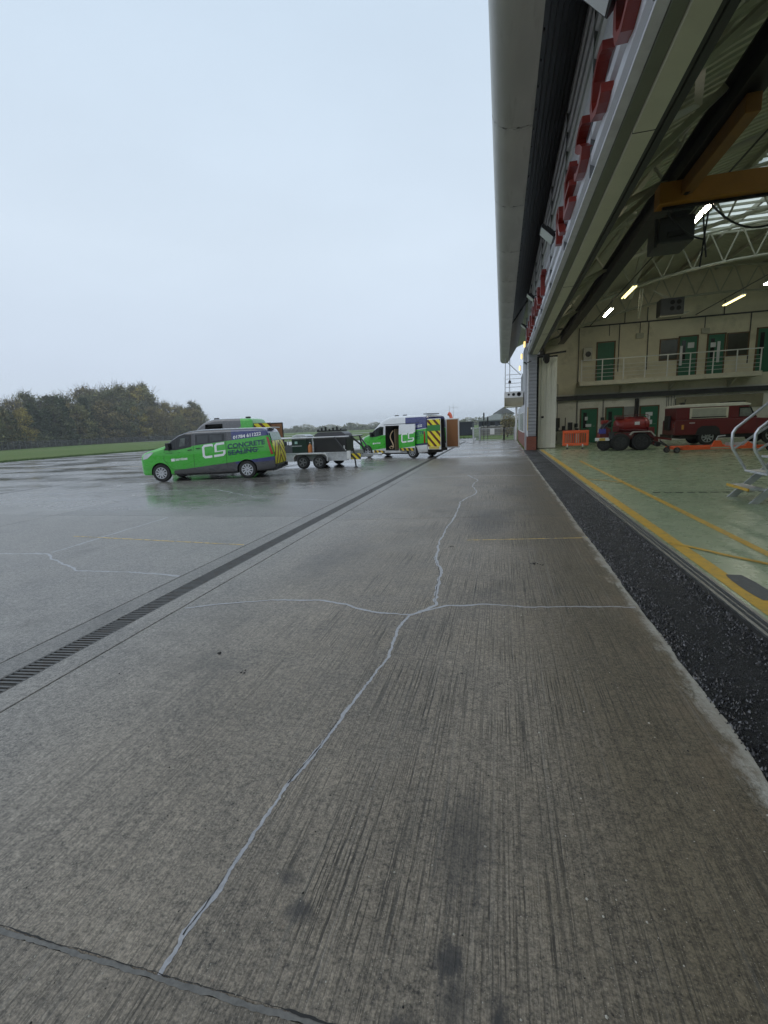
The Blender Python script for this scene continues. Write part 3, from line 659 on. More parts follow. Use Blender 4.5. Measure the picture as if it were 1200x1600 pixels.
wall_door(11.44,12.24,3.66,5.88,True,((11.56,5.2,.26,.26),(11.9,4.35,.15,1.15)))
wall_door(13.86,14.7,3.66,6.0)
wall_window(9.0,9.88,4.7,5.8); wall_window(12.42,13.4,4.68,5.85)
wall_door(4.78,5.68,0.01,2.05,True,((5.0,1.38,.16,.22),(5.05,.98,.33,.17)))
wall_door(6.22,7.12,0.01,2.05,True)
wall_door(8.14,9.06,0.01,2.05,False,((8.4,1.5,.38,.22),(8.46,1.28,.2,.2),(8.36,1.0,.42,.26)))
mb = MB(); mb.box(7.2,7.8,YB-.05,YB-.004,.9,2.1); hb(mb, 'wall_panel', mat('panel_grey', (.28,.29,.28), .5))
mb = MB(); mb.box(7.78,7.98,YB-.2,YB-.004,.9,2.55); hb(mb, 'electric_trunk', M_BLK, bevel=.02)
mb = MB(); mb.box(10.0,14.4,YB-.06,YB-.004,1.75,2.5); hb(mb, 'shutter_recess', mat('recess_tan', (.26,.24,.16), .6))
mb = MB()
for xx, zz in ((4.5,1.1),(4.55,.8),(6.0,1.4),(6.05,1.0),(7.9,1.4),(9.6,1.0),(9.75,1.05),(9.5,.8),(9.9,1.3)):
    mb = MB(); mb.box(xx-.09,xx+.09,YB-.14,YB-.004,zz-.12,zz+.12); mb.bar((xx,YB-.03,zz),(xx+.0,YB-.03,2.6),.025,.025); hb(mb, 'switch_box', M_BLK, bevel=.01)
mb = MB(); mb.box(4.75,5.25,YB-.3,YB-.004,4.95,5.7); al = hb(mb, 'air_heater', mat('heater_white', (.55,.53,.45), .4), bevel=.03)
MB().cyl((5.02,YB-.32,5.3),(5.02,YB-.29,5.3),.16,20).build('grille', M_BLK, al)
# balcony in front of the upper doors
YK = 30.35
mb = MB(); mb.box(4.46,13.75,YK,YB-.004,3.40,3.66); bal = hb(mb, 'balcony', M_CREAM, bevel=.01)
for i in range(9):
    xx = 4.55+i*1.135; MB().box(xx-.025,xx+.025,YK+.02,YK+.07,3.66,4.83).build('post', M_WHT, bal)
MB().box(4.5,13.7,YK+.015,YK+.075,4.83,4.88).build('handrail', M_WHT, bal)
for k in range(4): MB().tube([(4.55,YK+.045,3.88+k*.21),(13.63,YK+.045,3.88+k*.21)], .011, 6).build('rail', M_WHT, bal)
for xx in (6.9, 9.6, 12.6): MB().prism([(YK+.05,3.39),(YB-.01,3.39),(YB-.01,2.95),(YB-.1,2.95)], 'x', xx-.04, xx+.04).build('bracket', M_CREAM, bal)
# end pier of the opening: ribbed face, pale corner, brick foot
mb = MB(); pr = []
zz = .72
while zz < 4.80: pr += [(0,zz),(0,zz+.07),(.03,zz+.085),(.03,zz+.155)]; zz += .17
mb.strip([(YP-d, q) for d, q in pr], 'x', HX+.02, 1.70); hb(mb, 'pier_cladding', mat('pier_grey', (.36,.37,.41), .42, .4, var=.08), fix=False)
mb = MB(); mb.strip([(HX-d, z) for d, z in ribs(.72, 4.83, .17, .035)], 'y', YP+.06, YP+1.5); hb(mb, 'pier_cladding', M_CLAD, fix=False)
mb = MB(); mb.box(HX+.03,1.70,YP+.02,YP+1.6,.69,4.8); hb(mb, 'pier_core', M_DGREY)
mb = MB(); mb.box(HX-.05,HX+.012,YP-.035,YP+.05,.70,4.83); hb(mb, 'corner_trim', M_CLAD)
mb = MB(); mb.box(HX-.14,HX-.055,YP+.3,YP+.42,0,6.62); hb(mb, 'downpipe', mat('pale_grey', (.42,.43,.45), .4))
bk, g, b = blank('red_brick'); P, x, y, z = g.coords()
xy = g.math('ADD', x, y); cmb = g.nt.nodes.new('ShaderNodeCombineXYZ'); g.L.new(xy, cmb.inputs[0]); g.L.new(z, cmb.inputs[1])
bn = g.nt.nodes.new('ShaderNodeTexBrick'); g.L.new(cmb.outputs[0], bn.inputs['Vector']); bn.inputs['Color1'].default_value = (.19,.045,.025,1); bn.inputs['Color2'].default_value = (.24,.07,.04,1); bn.inputs['Mortar'].default_value = (.16,.10,.08,1)
bn.inputs['Scale'].default_value = 1; bn.inputs['Brick Width'].default_value = .225; bn.inputs['Row Height'].default_value = .075; bn.inputs['Mortar Size'].default_value = .006
g.L.new(bn.outputs['Color'], b.inputs['Base Color']); b.inputs['Roughness'].default_value = .6
mb = MB(); mb.box(HX-.05,1.72,YP-.06,YP+1.6,-.05,.69); hb(mb, 'brick_base', bk)
mb = MB(); mb.box(HX-.02,1.72,YP+1.605,40.8,-.05,.8); hb(mb, 'brick_base', bk)
mb = MB(); mb.box(HX+.02,1.72,29.6,40.8,.8,2.5); mb.box(1.74,1.95,YP+1.61,43,2.505,7.3); hb(mb, 'annex_wall', mat('annex_pale', (.52,.53,.56), .5, var=.06))
mb = MB(); mb.box(HX-.01,HX+.016,30.2,36.6,.86,2.0); aw = hb(mb, 'annex_window', mat('green_glass', (.03,.11,.085), .12, var=.1))
fr = MB()
for yy in (30.2, 32.3, 34.4, 36.6): fr.box(HX-.035,HX+.01,yy-.03,yy+.03,.83,2.03)
fr.box(HX-.035,HX+.01,30.2,36.6,.80,.855); fr.box(HX-.035,HX+.01,30.2,36.6,2.005,2.05); fr.build('frame', M_WHT, aw)
mb = MB(); mb.box(HX-.03,HX+.0,YP-.04,YP+.04,1.0,2.2); hb(mb, 'warning_tape', mat('tape_yellow', (.65,.42,.03), .5))
# white ribbed leaf of the folding door, parked at the end of the opening
fd = thing('folding_door', 'tall off-white ribbed hangar door leaf folded back beside the ribbed grey end pier', 'hangar door', (1.86, 26.45, 0))
n = 7
for k in range(n):
    x0 = k*.131
    mb = MB(); mb.box(x0+.004,x0+.127,(-.012 if k % 2 else 0),.07,.03,4.72); mb.build('door_panel', mat('door_cream', (.88,.88,.81), .5, var=.06, scale=1.2) if k == 0 else bpy.data.materials['door_cream'], fd, bevel=.006)
mb = MB(); mb.box(-.13,-.01,-.3,.2,0,4.75); mb.box(-.004,.93,.02,.06,.0,.03); mb.box(-.004,.93,.02,.06,4.72,4.80); mb.build('door_edge_gap', M_VOID, fd)  # tall black box stands in for the dark gap beside the pier
MB().box(.17,.29,-.05,-.02,1.62,1.72).build('handle', M_BLK, fd)
MB().tube([(.93,.0,3.3),(.97,-.04,3.3),(.97,-.04,0.4)], .015, 6).build('drop_bolt', M_BLK, fd)
mb = MB(); mb.box(.2,.5,-.45,-.12,4.55,4.78); mb.cyl((.36,-.5,4.5),(.36,-.3,4.5),.13,12); mb.bar((-.1,-.3,4.8),(1.3,-.2,4.92),.1,.08); mb.build('door_motor', M_BLK, fd)

# red built-up letters fixed to the cladding, read from outside towards the camera
def text_mesh(body, size, extrude=0, bevel=0, res=2, fat=0.0):
    cu = bpy.data.curves.new('txt', 'FONT'); cu.body = body; cu.size = size; cu.extrude = extrude; cu.bevel_depth = bevel; cu.resolution_u = res; cu.offset = fat
    o = bpy.data.objects.new('txt', cu); COL.objects.link(o); bpy.context.view_layer.update()
    dg = bpy.context.evaluated_depsgraph_get(); me = bpy.data.meshes.new_from_object(o.evaluated_get(dg)); bpy.data.objects.remove(o); bpy.data.curves.remove(cu)
    return me
sg = thing('sign', 'row of red block letters standing out from the silver cladding above the hangar opening', 'sign', (1.15, 15.5, 5.22))
def letter(ch, y_right, w, h=.64, z=5.22, d=.14):
    me = text_mesh(ch, 1.0, .5); xs2 = [v.co.x for v in me.vertices]; ys2 = [v.co.y for v in me.vertices]
    x0, x1, a0, a1 = min(xs2), max(xs2), min(ys2), max(ys2)
    for v in me.vertices:
        u, q, e_ = (v.co.x-x0)/(x1-x0), (v.co.y-a0)/(a1-a0), v.co.z
        # the text runs towards -Y, faces -X
        nx = HX-.045-d/2-e_*d; ny = y_right+w*(1-u); nz_ = z+q*h
        v.co = (nx-1.15, ny-15.5, nz_-5.22)
    me.materials.clear(); me.materials.append(M_RED); me.materials.append(M_REDE)
    for p in me.polygons:
        p.material_index = 1 if False else 0; p.use_smooth = False
    o = link('letter', me, sg); return o
for i, ch in enumerate('AIRPORT'):
    letter(ch, 23.8-1.41*i+(.25 if ch == 'I' else 0), .8 if ch != 'I' else .22)
for i, ch in enumerate('RESCUE'):
    letter(ch, 10.8-1.36*i, .78)
# floodlights on arms from the soffit
def floodlight(x, y, z, label, s=1.0, tilt=.75):
    t = thing('floodlight', label, 'floodlight', (x, y, z), 0, 'floodlights under the eave')
    MB().bar((.30,0,.10),(.04,0,0),.035,.035).build('arm', M_BLKM, t)
    M_ = Matrix.Rotation(tilt, 4, 'Y')
    h = MB(); h.box(-.17*s,.17*s,-.22*s,.22*s,-.02,.05*s); h.box(-.10*s,.10*s,-.12*s,.12*s,.05*s,.10*s)
    h.v = [tuple(M_ @ Vector(p)) for p in h.v]; h.build('housing', M_BLKM, t, bevel=.008)
    h = MB(); h.box(-.15*s,.15*s,-.20*s,.20*s,-.028,-.0205); h.v = [tuple(M_ @ Vector(p)) for p in h.v]; h.build('lens', mat('lens_white', (.7,.72,.74), .15, var=0) if 'lens_white' not in bpy.data.materials else bpy.data.materials['lens_white'], t)
floodlight(.86, 5.7, 5.72, 'largest black floodlight with a pale square lens, above the nearest red letters', 1.5)
floodlight(1.0, 12.3, 5.72, 'black floodlight with a white lens, between the two red words', 1.15)
floodlight(1.0, 18.9, 5.95, 'small black floodlight over the middle of the farther red word', 1.0)
floodlight(1.0, 24.6, 6.0, 'smallest black floodlight, at the far end of the farther red word', .9)
floodlight(1.12, 25.2, 4.35, 'small dark lamp on a bracket at the corner of the ribbed end pier', .55)

# outside platform at the far end
pf = thing('platform', 'white walkway platform with railings and three round holes, at the far end of the hangar', 'platform', (.9, 40, 2.7))
def pb(mb, name, m, **k): return mb.build(name, m, pf, **k)
mb = MB(); mb.box(-.72,.75,0,2.5,0,.06); pb(mb, 'floor_plate', M_CREAM)
hp = MB(); hp.box(-.72,.75,-.03,0,.72,1.2); endp = pb(hp, 'end_plate', M_WHT)
for xx, rr in ((-.38,.09),(0,.12),(.42,.16)): MB().cyl((xx,-.04,.97),(xx,-.031,.97),rr,20).build('hole', M_VOID, endp)
mb = MB(); mb.add([(-.72,-.03,.72),(.75,-.03,.72),(.75,.6,.0),(-.72,.6,.0)], [(0,1,2,3)]); mb.box(-.72,-.7,0,2.5,.06,1.2); mb.box(.73,.75,0,2.5,.06,1.2); pb(mb, 'under_plate', M_CREAM)
for xx in (-.66,.69):
    for yy in (0,1.2,2.4): MB().tube([(xx,yy,1.2),(xx,yy,2.55)], .03, 6).build('post', M_GALV, pf)
for zz in (1.55,1.85,2.2,2.53):
    MB().tube([(-.66,2.4,zz),(-.66,0,zz),(.69,0,zz)], .02, 6).build('rail', M_GALV, pf)
MB().tube([(-.66,0,2.5),(-.66,0,3.9)], .03, 6).build('hanger', M_GALV, pf); MB().tube([(-.3,.6,1.2),(-.3,.6,3.95)], .035, 6).build('hanger', M_GALV, pf)
MB().tube([(.6,1.5,2.6),(-.6,1.5,3.8)], .03, 6).build('hanger', M_GALV, pf)
bell = MB().lathe([(.0,-.14),(.11,-.1),(.12,.02),(.04,.14)], (-.3,.3,2.0), 'z', 12); bell.build('lamp_bell', M_BLK, pf, smooth=50)
MB().tube([(.24,.3,-2.7),(.24,.3,0)], .085, 10).build('support_post', M_WHT, pf, smooth=60)
for yy, zz, lb in ((32.4,6.35,'yellow lit lamp, highest of the three between the pier and outside platform'),(37.0,6.2,'yellow lit lamp, middle of the three above the outside platform'),(40.6,5.75,'yellow lit lamp, lowest of the three, nearest the outside platform railing')):
    bl = thing('bulkhead_lamp', lb, 'lamp', (1.42, yy, zz), 0, 'yellow lamps at the far end of the hangar')
    MB().box(-.09,.01,-.12,.12,-.17,.17).build('lens', M_LAMPY, bl, bevel=.02); MB().box(.012,.04,-.15,.15,-.2,.2).build('back_plate', M_GREYM, bl)
# ------------------------------------------------------------------ vehicles
GREEN, BLUE, WRAPGREY, VANWHITE = (.046,.42,.028), (.022,.030,.16), (.060,.060,.068), (.74,.76,.78)
M_HEADL = mat('headlight_glass', (.62,.66,.68), .08, .2, var=0, coat=.5)
M_TAIL = mat('tail_light_red', (.38,.02,.015), .15, var=0, coat=.5)
M_PLY = mat('plywood', (.27,.125,.05), .6, var=.15, scale=2, stretch=(1,1,.3))
M_VANIN = mat('van_inside', (.02,.02,.021), .7, var=.1)
M_LWHITE = mat('vinyl_white', (.80,.82,.82), .35, var=.03)
M_LNAVY = mat('vinyl_navy', (.012,.045,.085), .35, var=.03)
M_RIM = mat('alloy_rim', (.55,.56,.58), .3, .75, var=.08)
M_RIMD = mat('steel_rim', (.28,.285,.29), .4, .6, var=.15)
M_SEAM = mat('panel_gap', (.012,.014,.012), .7, var=0)
M_CHEV = stripes_material('chevron', (.86,.78,.04), (.20,.04,.015), 2.2, 2.2, width=.68)
M_CHEVP = stripes_material('door_chevron', (.70,.60,.03), (.12,.03,.015), 2.6, 2.6, vee=False, width=.6)
M_SILLC = stripes_material('sill_chevron', (.70,.50,.04), (.04,.035,.03), 3.2, 2.0, axis='x', vee=False)

def wheel(parent, x, y, z, r=.33, w=.22, side=-1, spokes=10, rimr=.62, steel=False, dark=False):
    t = empty_part('wheel', parent, (x, y, z))
    h = w/2
    MB().lathe([(r*.62,-h*.9),(r*.80,-h),(r*.94,-h*.92),(r,-h*.62),(r,h*.62),(r*.94,h*.92),(r*.80,h),(r*.62,h*.9)], (0,0,0), 'y', 32).build('tyre', M_RUB, t, smooth=40)
    mb = MB(); R2 = r*.64; o = side*h
    mb.lathe([(R2,o*.98),(R2*.95,o*1.0),(R2*.88,o*.85),(R2*.86,o*.3),(.0,o*.3)], (0,0,0), 'y', 32, 1)
    mb.lathe([(R2*1.0,o*.95),(R2*1.0,o*1.02),(R2*.90,o*1.02),(R2*.88,o*.8)], (0,0,0), 'y', 32, 0)
    mb.cyl((0,o*.4,0),(0,o*.98,0),R2*.24,16,0)
    for k in range(spokes):
        a = 2*math.pi*k/spokes; d = Vector((math.cos(a),0,math.sin(a)))
        mb.bar(d*R2*.2+Vector((0,o*.9,0)), d*R2*.93+Vector((0,o*.95,0)), R2*(.20 if not steel else .3), h*.25, 0, up=(0,1,0))
    mb.build('rim', [M_DGREY if dark else M_RIMD if steel else M_RIM, M_BLK], t, smooth=35)
    return t

class Van:
    def __init__(s, wb, tail, H):
        s.wb, s.tail, s.H = wb, tail, H; L = wb+tail; s.L = L; k = H-1.90
        # x from the front axle (backwards +), roof/bonnet height, floor height, half width
        s.st = [(-.84,.70,.47,.58),(-.825,.86,.37,.70),(-.79,.97,.29,.79),(-.71,1.05,.25,.865),(-.58,1.12,.24,.915),(-.35,1.19,.24,.95),(-.1,1.255,.245,.968),
                (.12,1.315,.25,.978),(.22,1.345,.25,.98),(.30,1.405,.25,.982),(.55,1.585+k*.05,.25,.985),(.80,1.735+k*.2,.25,.985),(1.0,1.81+k*.42,.25,.985),(1.2,1.86+k*.62,.25,.985),(1.5,1.89+k*.85,.25,.985),(1.9,1.90+k,.25,.985),(2.5,1.90+k,.25,.985),
                (L-1.2,1.895+k,.25,.985),(L-.62,1.885+k,.26,.98),(L-.36,1.865+k,.28,.97),(L-.26,1.83+k,.285,.96),(L-.20,1.74+k,.29,.95),(L-.04,1.20,.31,.935),(L,1.0,.32,.93),(L+.015,.85,.34,.925)] if H < 2 else [(-.84,.70,.47,.58),(-.825,.86,.37,.70),(-.79,.97,.29,.79),(-.71,1.05,.25,.865),(-.58,1.12,.24,.915),(-.35,1.19,.24,.95),(-.1,1.255,.245,.968),(.12,1.315,.25,.978),(.22,1.345,.25,.98),(.30,1.405,.25,.982),(.55,1.585+k*.05,.25,.985),(.80,1.735+k*.2,.25,.985),(1.0,1.81+k*.42,.25,.985),(1.2,1.86+k*.62,.25,.985),(1.5,1.89+k*.85,.25,.985),(1.9,1.90+k,.25,.985),(2.5,1.90+k,.25,.985),(L-1.2,1.895+k,.25,.985),(L-.6,1.885+k,.26,.98),(L-.22,1.86+k,.28,.968),(L-.10,1.82+k,.29,.955),(L-.05,1.74+k,.30,.945),(L,1.25,.31,.935),(L+.015,.95,.34,.925)]
    def at(s, x):
        st = s.st
        if x <= st[0][0]: return st[0][1:]
        for i in range(len(st)-1):
            if st[i][0] <= x <= st[i+1][0]:
                t = (x-st[i][0])/(st[i+1][0]-st[i][0]); return tuple(st[i][k]+(st[i+1][k]-st[i][k])*t for k in (1,2,3))
        return st[-1][1:]
    def g(s, z):
        y = 1-.085*(max(0, z-1.15)/(s.H-1.15))**1.4
        y -= .018*math.exp(-((z-.40)/.16)**2)*1.0
        if z > 1.04: y -= .006*min(1, (z-1.04)/.04)
        return y
    def side(s, x, z): return s.at(x)[2]*s.g(z)
    def section(s, x):
        zt, zb, W = s.at(x); r = min(.13, (zt-zb)*.3); P_ = [(0,zb),(W-.14,zb),(W*s.g(zb)-.03,zb+.03)]
        lv = [zb+.09]+[zb+.09+(zt-r-zb-.09)*k/10 for k in range(1,11)]
        P_ += [(W*s.g(z), z) for z in lv]; ys_ = W*s.g(zt-r)
        for a in (22,45,68,90): P_.append((ys_-r*(1-math.cos(RAD(a)))*1.0, zt-r+r*math.sin(RAD(a))))
        P_.append((ys_*.5, zt+.018)); P_.append((0, zt+.026)); return P_
    def body(s, mats, cuts=()):
        rings = []
        for st in s.st:
            h = s.section(st[0]); ring = [(st[0], -y, z) for y, z in h]+[(st[0], y, z) for y, z in reversed(h[1:-1])]; rings.append(ring)
        n = len(rings[0]); vs_ = [p for r_ in rings for p in r_]; fs = []
        for i in range(len(rings)-1):
            for k in range(n): fs.append((i*n+k, i*n+(k+1)%n, (i+1)*n+(k+1)%n, (i+1)*n+k))
        fs.append(tuple(range(n))); fs.append(tuple((len(rings)-1)*n+k for k in range(n)))
        mb = MB().add(vs_, fs); me = mb.mesh('body', mats)
        o = bpy.data.objects.new('body', me); COL.objects.link(o); tmp = []
        cm = MB()
        for ax in (0, s.wb):
            for sgn in (-1, 1): cm = MB().cyl((ax, sgn*.66, .345), (ax, sgn*1.3, .345), .385, 36, 1); cuts = list(cuts)+[cm]
        for c in cuts:
            co = bpy.data.objects.new('cut', c.mesh('cut', mats)); COL.objects.link(co); tmp.append(co)
            md = o.modifiers.new('b', 'BOOLEAN'); md.operation = 'DIFFERENCE'; md.object = co; md.solver = 'EXACT'
        bpy.context.view_layer.update(); dg = bpy.context.evaluated_depsgraph_get()
        m2 = bpy.data.meshes.new_from_object(o.evaluated_get(dg)); m2.name = 'body'
        bpy.data.objects.remove(o)
        for c in tmp: bpy.data.objects.remove(c)
        m2.polygons.foreach_set('use_smooth', [True]*len(m2.polygons)); m2.set_sharp_from_angle(angle=RAD(38))
        return m2
    def decal(s, poly, off=.004, sy=-1, thick=0, res=.12):
        bm = bmesh.new(); bm.faces.new([bm.verts.new((p[0], 0, p[1])) for p in poly])
        x0, x1 = min(p[0] for p in poly), max(p[0] for p in poly); z0, z1 = min(p[1] for p in poly), max(p[1] for p in poly)
        for no, a0, a1 in (((1,0,0),x0,x1),((0,0,1),z0,z1)):
            c = math.ceil(a0/res)*res
            while c < a1:
                bmesh.ops.bisect_plane(bm, geom=bm.verts[:]+bm.edges[:]+bm.faces[:], plane_co=(c if no[0] else 0,0,c if no[2] else 0), plane_no=no); c += res
        for v in bm.verts: v.co.y = sy*(s.side(v.co.x, v.co.z)+off)
        if thick:
            r_ = bmesh.ops.extrude_face_region(bm, geom=bm.faces[:]); [setattr(v.co, 'y', v.co.y+sy*thick) for v in r_['geom'] if isinstance(v, bmesh.types.BMVert)]
        bmesh.ops.recalc_face_normals(bm, faces=bm.faces)
        me = bpy.data.meshes.new('decal'); bm.to_mesh(me); bm.free(); return me
    def put(s, name, poly, m, parent, off=.004, sy=-1, thick=0, label=None):
        me = s.decal(poly, off, sy, thick); me.materials.append(m); me.polygons.foreach_set('use_smooth', [thick == 0]*len(me.polygons))
        return link(name, me, parent, label=label)
    def text(s, body, size, x, z, slope, m, parent, off=.006, width=None, name='lettering'):
        me = text_mesh(body, 1.0, 0, 0, 3, .028); w = max(v.co.x for v in me.vertices); sx = (width/w) if width else size
        for v in me.vertices:
            px = x+v.co.x*sx; pz = z+v.co.y*size+slope*(v.co.x*sx); v.co = (px, -(s.side(px, pz)+off), pz)
        me.materials.clear(); me.materials.append(m); return link(name, me, parent)
    def line(s, pts, w, m, parent, name='panel_gap', off=.002):
        for i in range(len(pts)-1):
            a, c = Vector(pts[i]), Vector(pts[i+1]); d = (c-a).normalized(); nn = Vector((-d.y, d.x))*w/2
            s.put(name, [tuple(a-nn), tuple(c-nn), tuple(c+nn), tuple(a+nn)], m, parent, off)
    def front_glass(s, parent):
        n = 8; vs_ = []; k = 9
        for i in range(n):
            x = .33+(1.10-.33)*i/(n-1); zt, zb, W = s.at(x); yw = (W*s.g(zt)-.15)
            for j in range(k): t = -1+2*j/(k-1); vs_.append((x-.012, t*yw, zt+.032-.012*abs(t)))
        o = MB().add(vs_, [(i*k+j, i*k+j+1, (i+1)*k+j+1, (i+1)*k+j) for i in range(n-1) for j in range(k-1)]).build('windscreen', M_GLASSD, parent, smooth=60)
        mb = MB()
        for a in (-.5, .25): mb.bar((.32, a, s.at(.32)[0]+.045), (.52, a+.45, s.at(.52)[0]+.05), .02, .015)
        mb.build('wiper', M_BLK, parent); return o
    def common(s, t, bodymesh, rim_spokes=10):
        link('body', bodymesh, t)
        for sy in (-1, 1):
            wheel(t, 0, sy*.855, .34, r=.34, side=sy, spokes=rim_spokes); wheel(t, s.wb, sy*.855, .34, r=.34, side=sy, spokes=rim_spokes)
        MB().box(.5, s.wb-.5, -.75, .75, .20, .30).box(s.wb+.4, s.L-.1, -.7, .7, .24, .34).build('underbody', M_BLK, t)
        s.front_glass(t)
        for sy in (-1, 1):
            s.put('headlight', [(-.70,.86),(-.48,.90),(-.20,1.12),(-.28,1.15),(-.60,1.04)], M_HEADL, t, .008, sy)
            mb = MB(); mb.box(.34,.47,sy*1.03-.1,sy*1.03+.1,1.20,1.46); mb.box(.38,.43,sy*.95-.05,sy*.95+.07,1.16,1.24); mb.build('mirror', M_BLK, t, bevel=.03)
        mb = MB(); mb.prism([(-.87,.40),(-.81,.29),(-.70,.24),(-.58,.24),(-.58,.40)], 'y', -.62, .62); mb.box(-.862,-.78,-.5,.5,.56,.70); mb.build('front_bumper', M_BLK, t, bevel=.02)
        mb = MB(); mb.box(s.L-.06,s.L+.10,-.86,.86,.32,.47); mb.box(s.L+.06,s.L+.2,-.05,.05,.36,.42); mb.tube([(s.L+.18,0,.42),(s.L+.18,0,.52)],.03,8); mb.build('rear_bumper', M_BLK, t, bevel=.02)
    def front_side(s, t, sill=True):
        s.put('window_surround', [(.20,1.185),(.68,1.18),(1.27,1.28),(1.30,1.73),(1.05,1.76),(.80,1.68),(.55,1.54),(.36,1.38)], M_BLK, t, .0025)
        s.put('door_window', [(.25,1.21),(.66,1.21),(.66,1.58),(.56,1.52)], M_GLASSD, t, .005); s.put('door_window', [(.69,1.21),(1.20,1.31),(1.23,1.68),(1.04,1.71),(.86,1.68),(.69,1.60)], M_GLASSD, t, .005)
        s.line([(.22,1.16),(.17,.82),(.46,.46)], .013, M_SEAM, t); s.line([(1.36,1.76),(1.34,1.25),(1.31,.42)], .013, M_SEAM, t)
        s.put('door_handle', [(1.12,1.14),(1.27,1.165),(1.27,1.195),(1.12,1.17)], M_BLK, t, .02, thick=.01)
        s.line([(.22,1.06),(1.32,1.10)], .014, M_SEAM, t, 'body_crease', .001)
def logo(v, t, x0, z0, sc, slope, parent=None):
    p = parent or t
    def P_(pts): return [(x0+a*sc, z0+b*sc+slope*a*sc) for a, b in pts]
    w = .2
    for poly in ([(.0,.2),(.2,0),(.85,0),(.85,w),(.28,w),(w,.28),(w,.95),(0,.95)], [(0,.95),(w,.95),(.28,1.0),(.85,1.0),(.95,.9),(1.0,1.1),(.9,1.2),(.18,1.2),(0,1.02)],
                 [(1.1,.62),(1.3,.62),(1.3,.95),(1.38,1.0),(2.0,1.0),(2.0,1.2),(1.28,1.2),(1.1,1.02)], [(1.3,.5),(2.05,.5),(2.05,.18),(1.87,0),(1.0,0),(1.0,w),(1.8,w),(1.85,.24),(1.85,.42),(1.1,.42),(1.1,.62),(1.3,.62)]):
        v.put('logo', P_(poly), M_LWHITE, p, .005)
def rear_face(v, t, m, y0, y1, z0, z1, name='rear_door', kids=True):
    def rx(z): return v.L+(.040 if z < .85 else .040-.055*(z-.85)/.35 if z < 1.2 else -.015-.165*(z-1.2)/.54)
    zs = [z0+(z1-z0)*k/8 for k in range(9)]; vs_ = []
    for z in zs:
        w = v.at(v.L-.02)[2]*v.g(z)-.02
        for y in (max(y0,-w), min(y1, w)): vs_.append((rx(z), y, z))
    nv = len(vs_); vs_ += [(x-.03,y,z) for x,y,z in vs_]
    fs = [(2*i, 2*i+1, 2*i+3, 2*i+2) for i in range(8)]+[(nv+2*i, nv+2*i+2, nv+2*i+3, nv+2*i+1) for i in range(8)]
    for i in range(8): fs += [(2*i, 2*i+2, nv+2*i+2, nv+2*i), (2*i+1, nv+2*i+1, nv+2*i+3, 2*i+3)]
    fs += [(0,nv,nv+1,1),(16,17,nv+17,nv+16)]
    o = MB().add(vs_, fs).build(name, m, t); return o, rx

def T_(a, b): return (-a, 1, -b)     # above the line z = a x + b
def B_(a, b): return (a, -1, b)      # below it
# ---- the near green van
v1 = Van(3.30, 1.06, 1.89)
LIV1 = livery('green_blue_grey_wrap', WRAPGREY, [(GREEN, [B_(.0975,1.186), T_(.10,.367)]), (GREEN, [(-1,0,.34)]), (GREEN, [(-1,0,.50), B_(0,1.18)]),
     (BLUE, [(1,.07,-2.92), T_(.0975,1.186), B_(0,1.83)]), (BLUE, [(1,.45,-3.16), B_(.10,.363), T_(.057,.40)])])
van1 = thing('parked_van', 'green and dark grey van nearest the camera, all doors shut, with a blue rear corner', 'van', (0,0,0), 0, 'liveried vans')
v1.common(van1, v1.body([LIV1, M_VOID]))
v1.front_side(van1)
v1.put('side_window', [(1.42,1.34),(2.54,1.455),(2.55,1.73),(1.43,1.73)], M_GLASSD, van1, .004)
v1.put('window_pane', [(1.50,1.38),(1.90,1.42),(1.91,1.69),(1.51,1.69)], mat('glass_film', (.045,.05,.055), .1, var=.4, scale=3), van1, .006); v1.put('window_pane', [(1.98,1.43),(2.44,1.475),(2.45,1.69),(1.99,1.69)], bpy.data.materials['glass_film'], van1, .006)
v1.put('window_pane', [(.80,1.30),(1.02,1.34),(1.05,1.62),(.88,1.60)], mat('seat_reflection', (.10,.115,.105), .1, var=.8, scale=7), van1, .0075)  # pale patch painted over the glass as a reflection
v1.line([(2.60,1.79),(2.57,1.1),(2.55,.42)], .013, M_SEAM, van1); v1.line([(1.34,1.79),(4.2,1.79)], .014, M_GALV, van1, 'roof_sheen', .004)  # sheen along the roof edge is painted as a silver strip
v1.line([(2.6,1.15),(4.0,1.17)], .018, M_SEAM, van1, 'door_rail'); v1.line([(.46,.46),(2.9,.42)], .011, M_SEAM, van1)
v1.put('door_handle', [(1.44,1.19),(1.60,1.205),(1.60,1.235),(1.44,1.22)], M_BLK, van1, .02, thick=.01)
logo(v1, van1, 1.67, .815, .425, .10)
v1.text('01784 611222', .165, 2.87, 1.50, .105, M_LWHITE, van1, width=1.06)
v1.text('CONCRETE', .245, 2.63, 1.145, .088, M_LNAVY, van1, width=1.42); v1.text('SEALING', .245, 2.63, .905, .088, M_LNAVY, van1, width=1.12)
v1.line([(2.62,.99),(3.8,1.09)], .03, M_LNAVY, van1, 'lettering', .007)
v1.put('logo', [(.45,.76),(.59,.77),(.59,.87),(.45,.86)], M_LWHITE, van1, .005); v1.text('services', .15, .615, .785, .06, M_LWHITE, van1, width=.46)
for sy in (-1, 1):
    v1.put('tail_light', [(v1.L-.12,.88),(v1.L-.02,.88),(v1.L-.17,1.52),(v1.L-.25,1.54)], M_TAIL, van1, .006, sy)
o, rx = rear_face(v1, van1, M_CHEV, -.86, .86, .50, 1.38)
MB().add([(rx(1.40)+.006,-.80,1.40),(rx(1.40)+.006,.80,1.40),(rx(1.70)+.008,.74,1.70),(rx(1.70)+.008,-.74,1.70)], [(0,1,2,3)]).build('rear_window', mat('window_sign_green', (.06,.22,.10), .15, var=.1), van1)
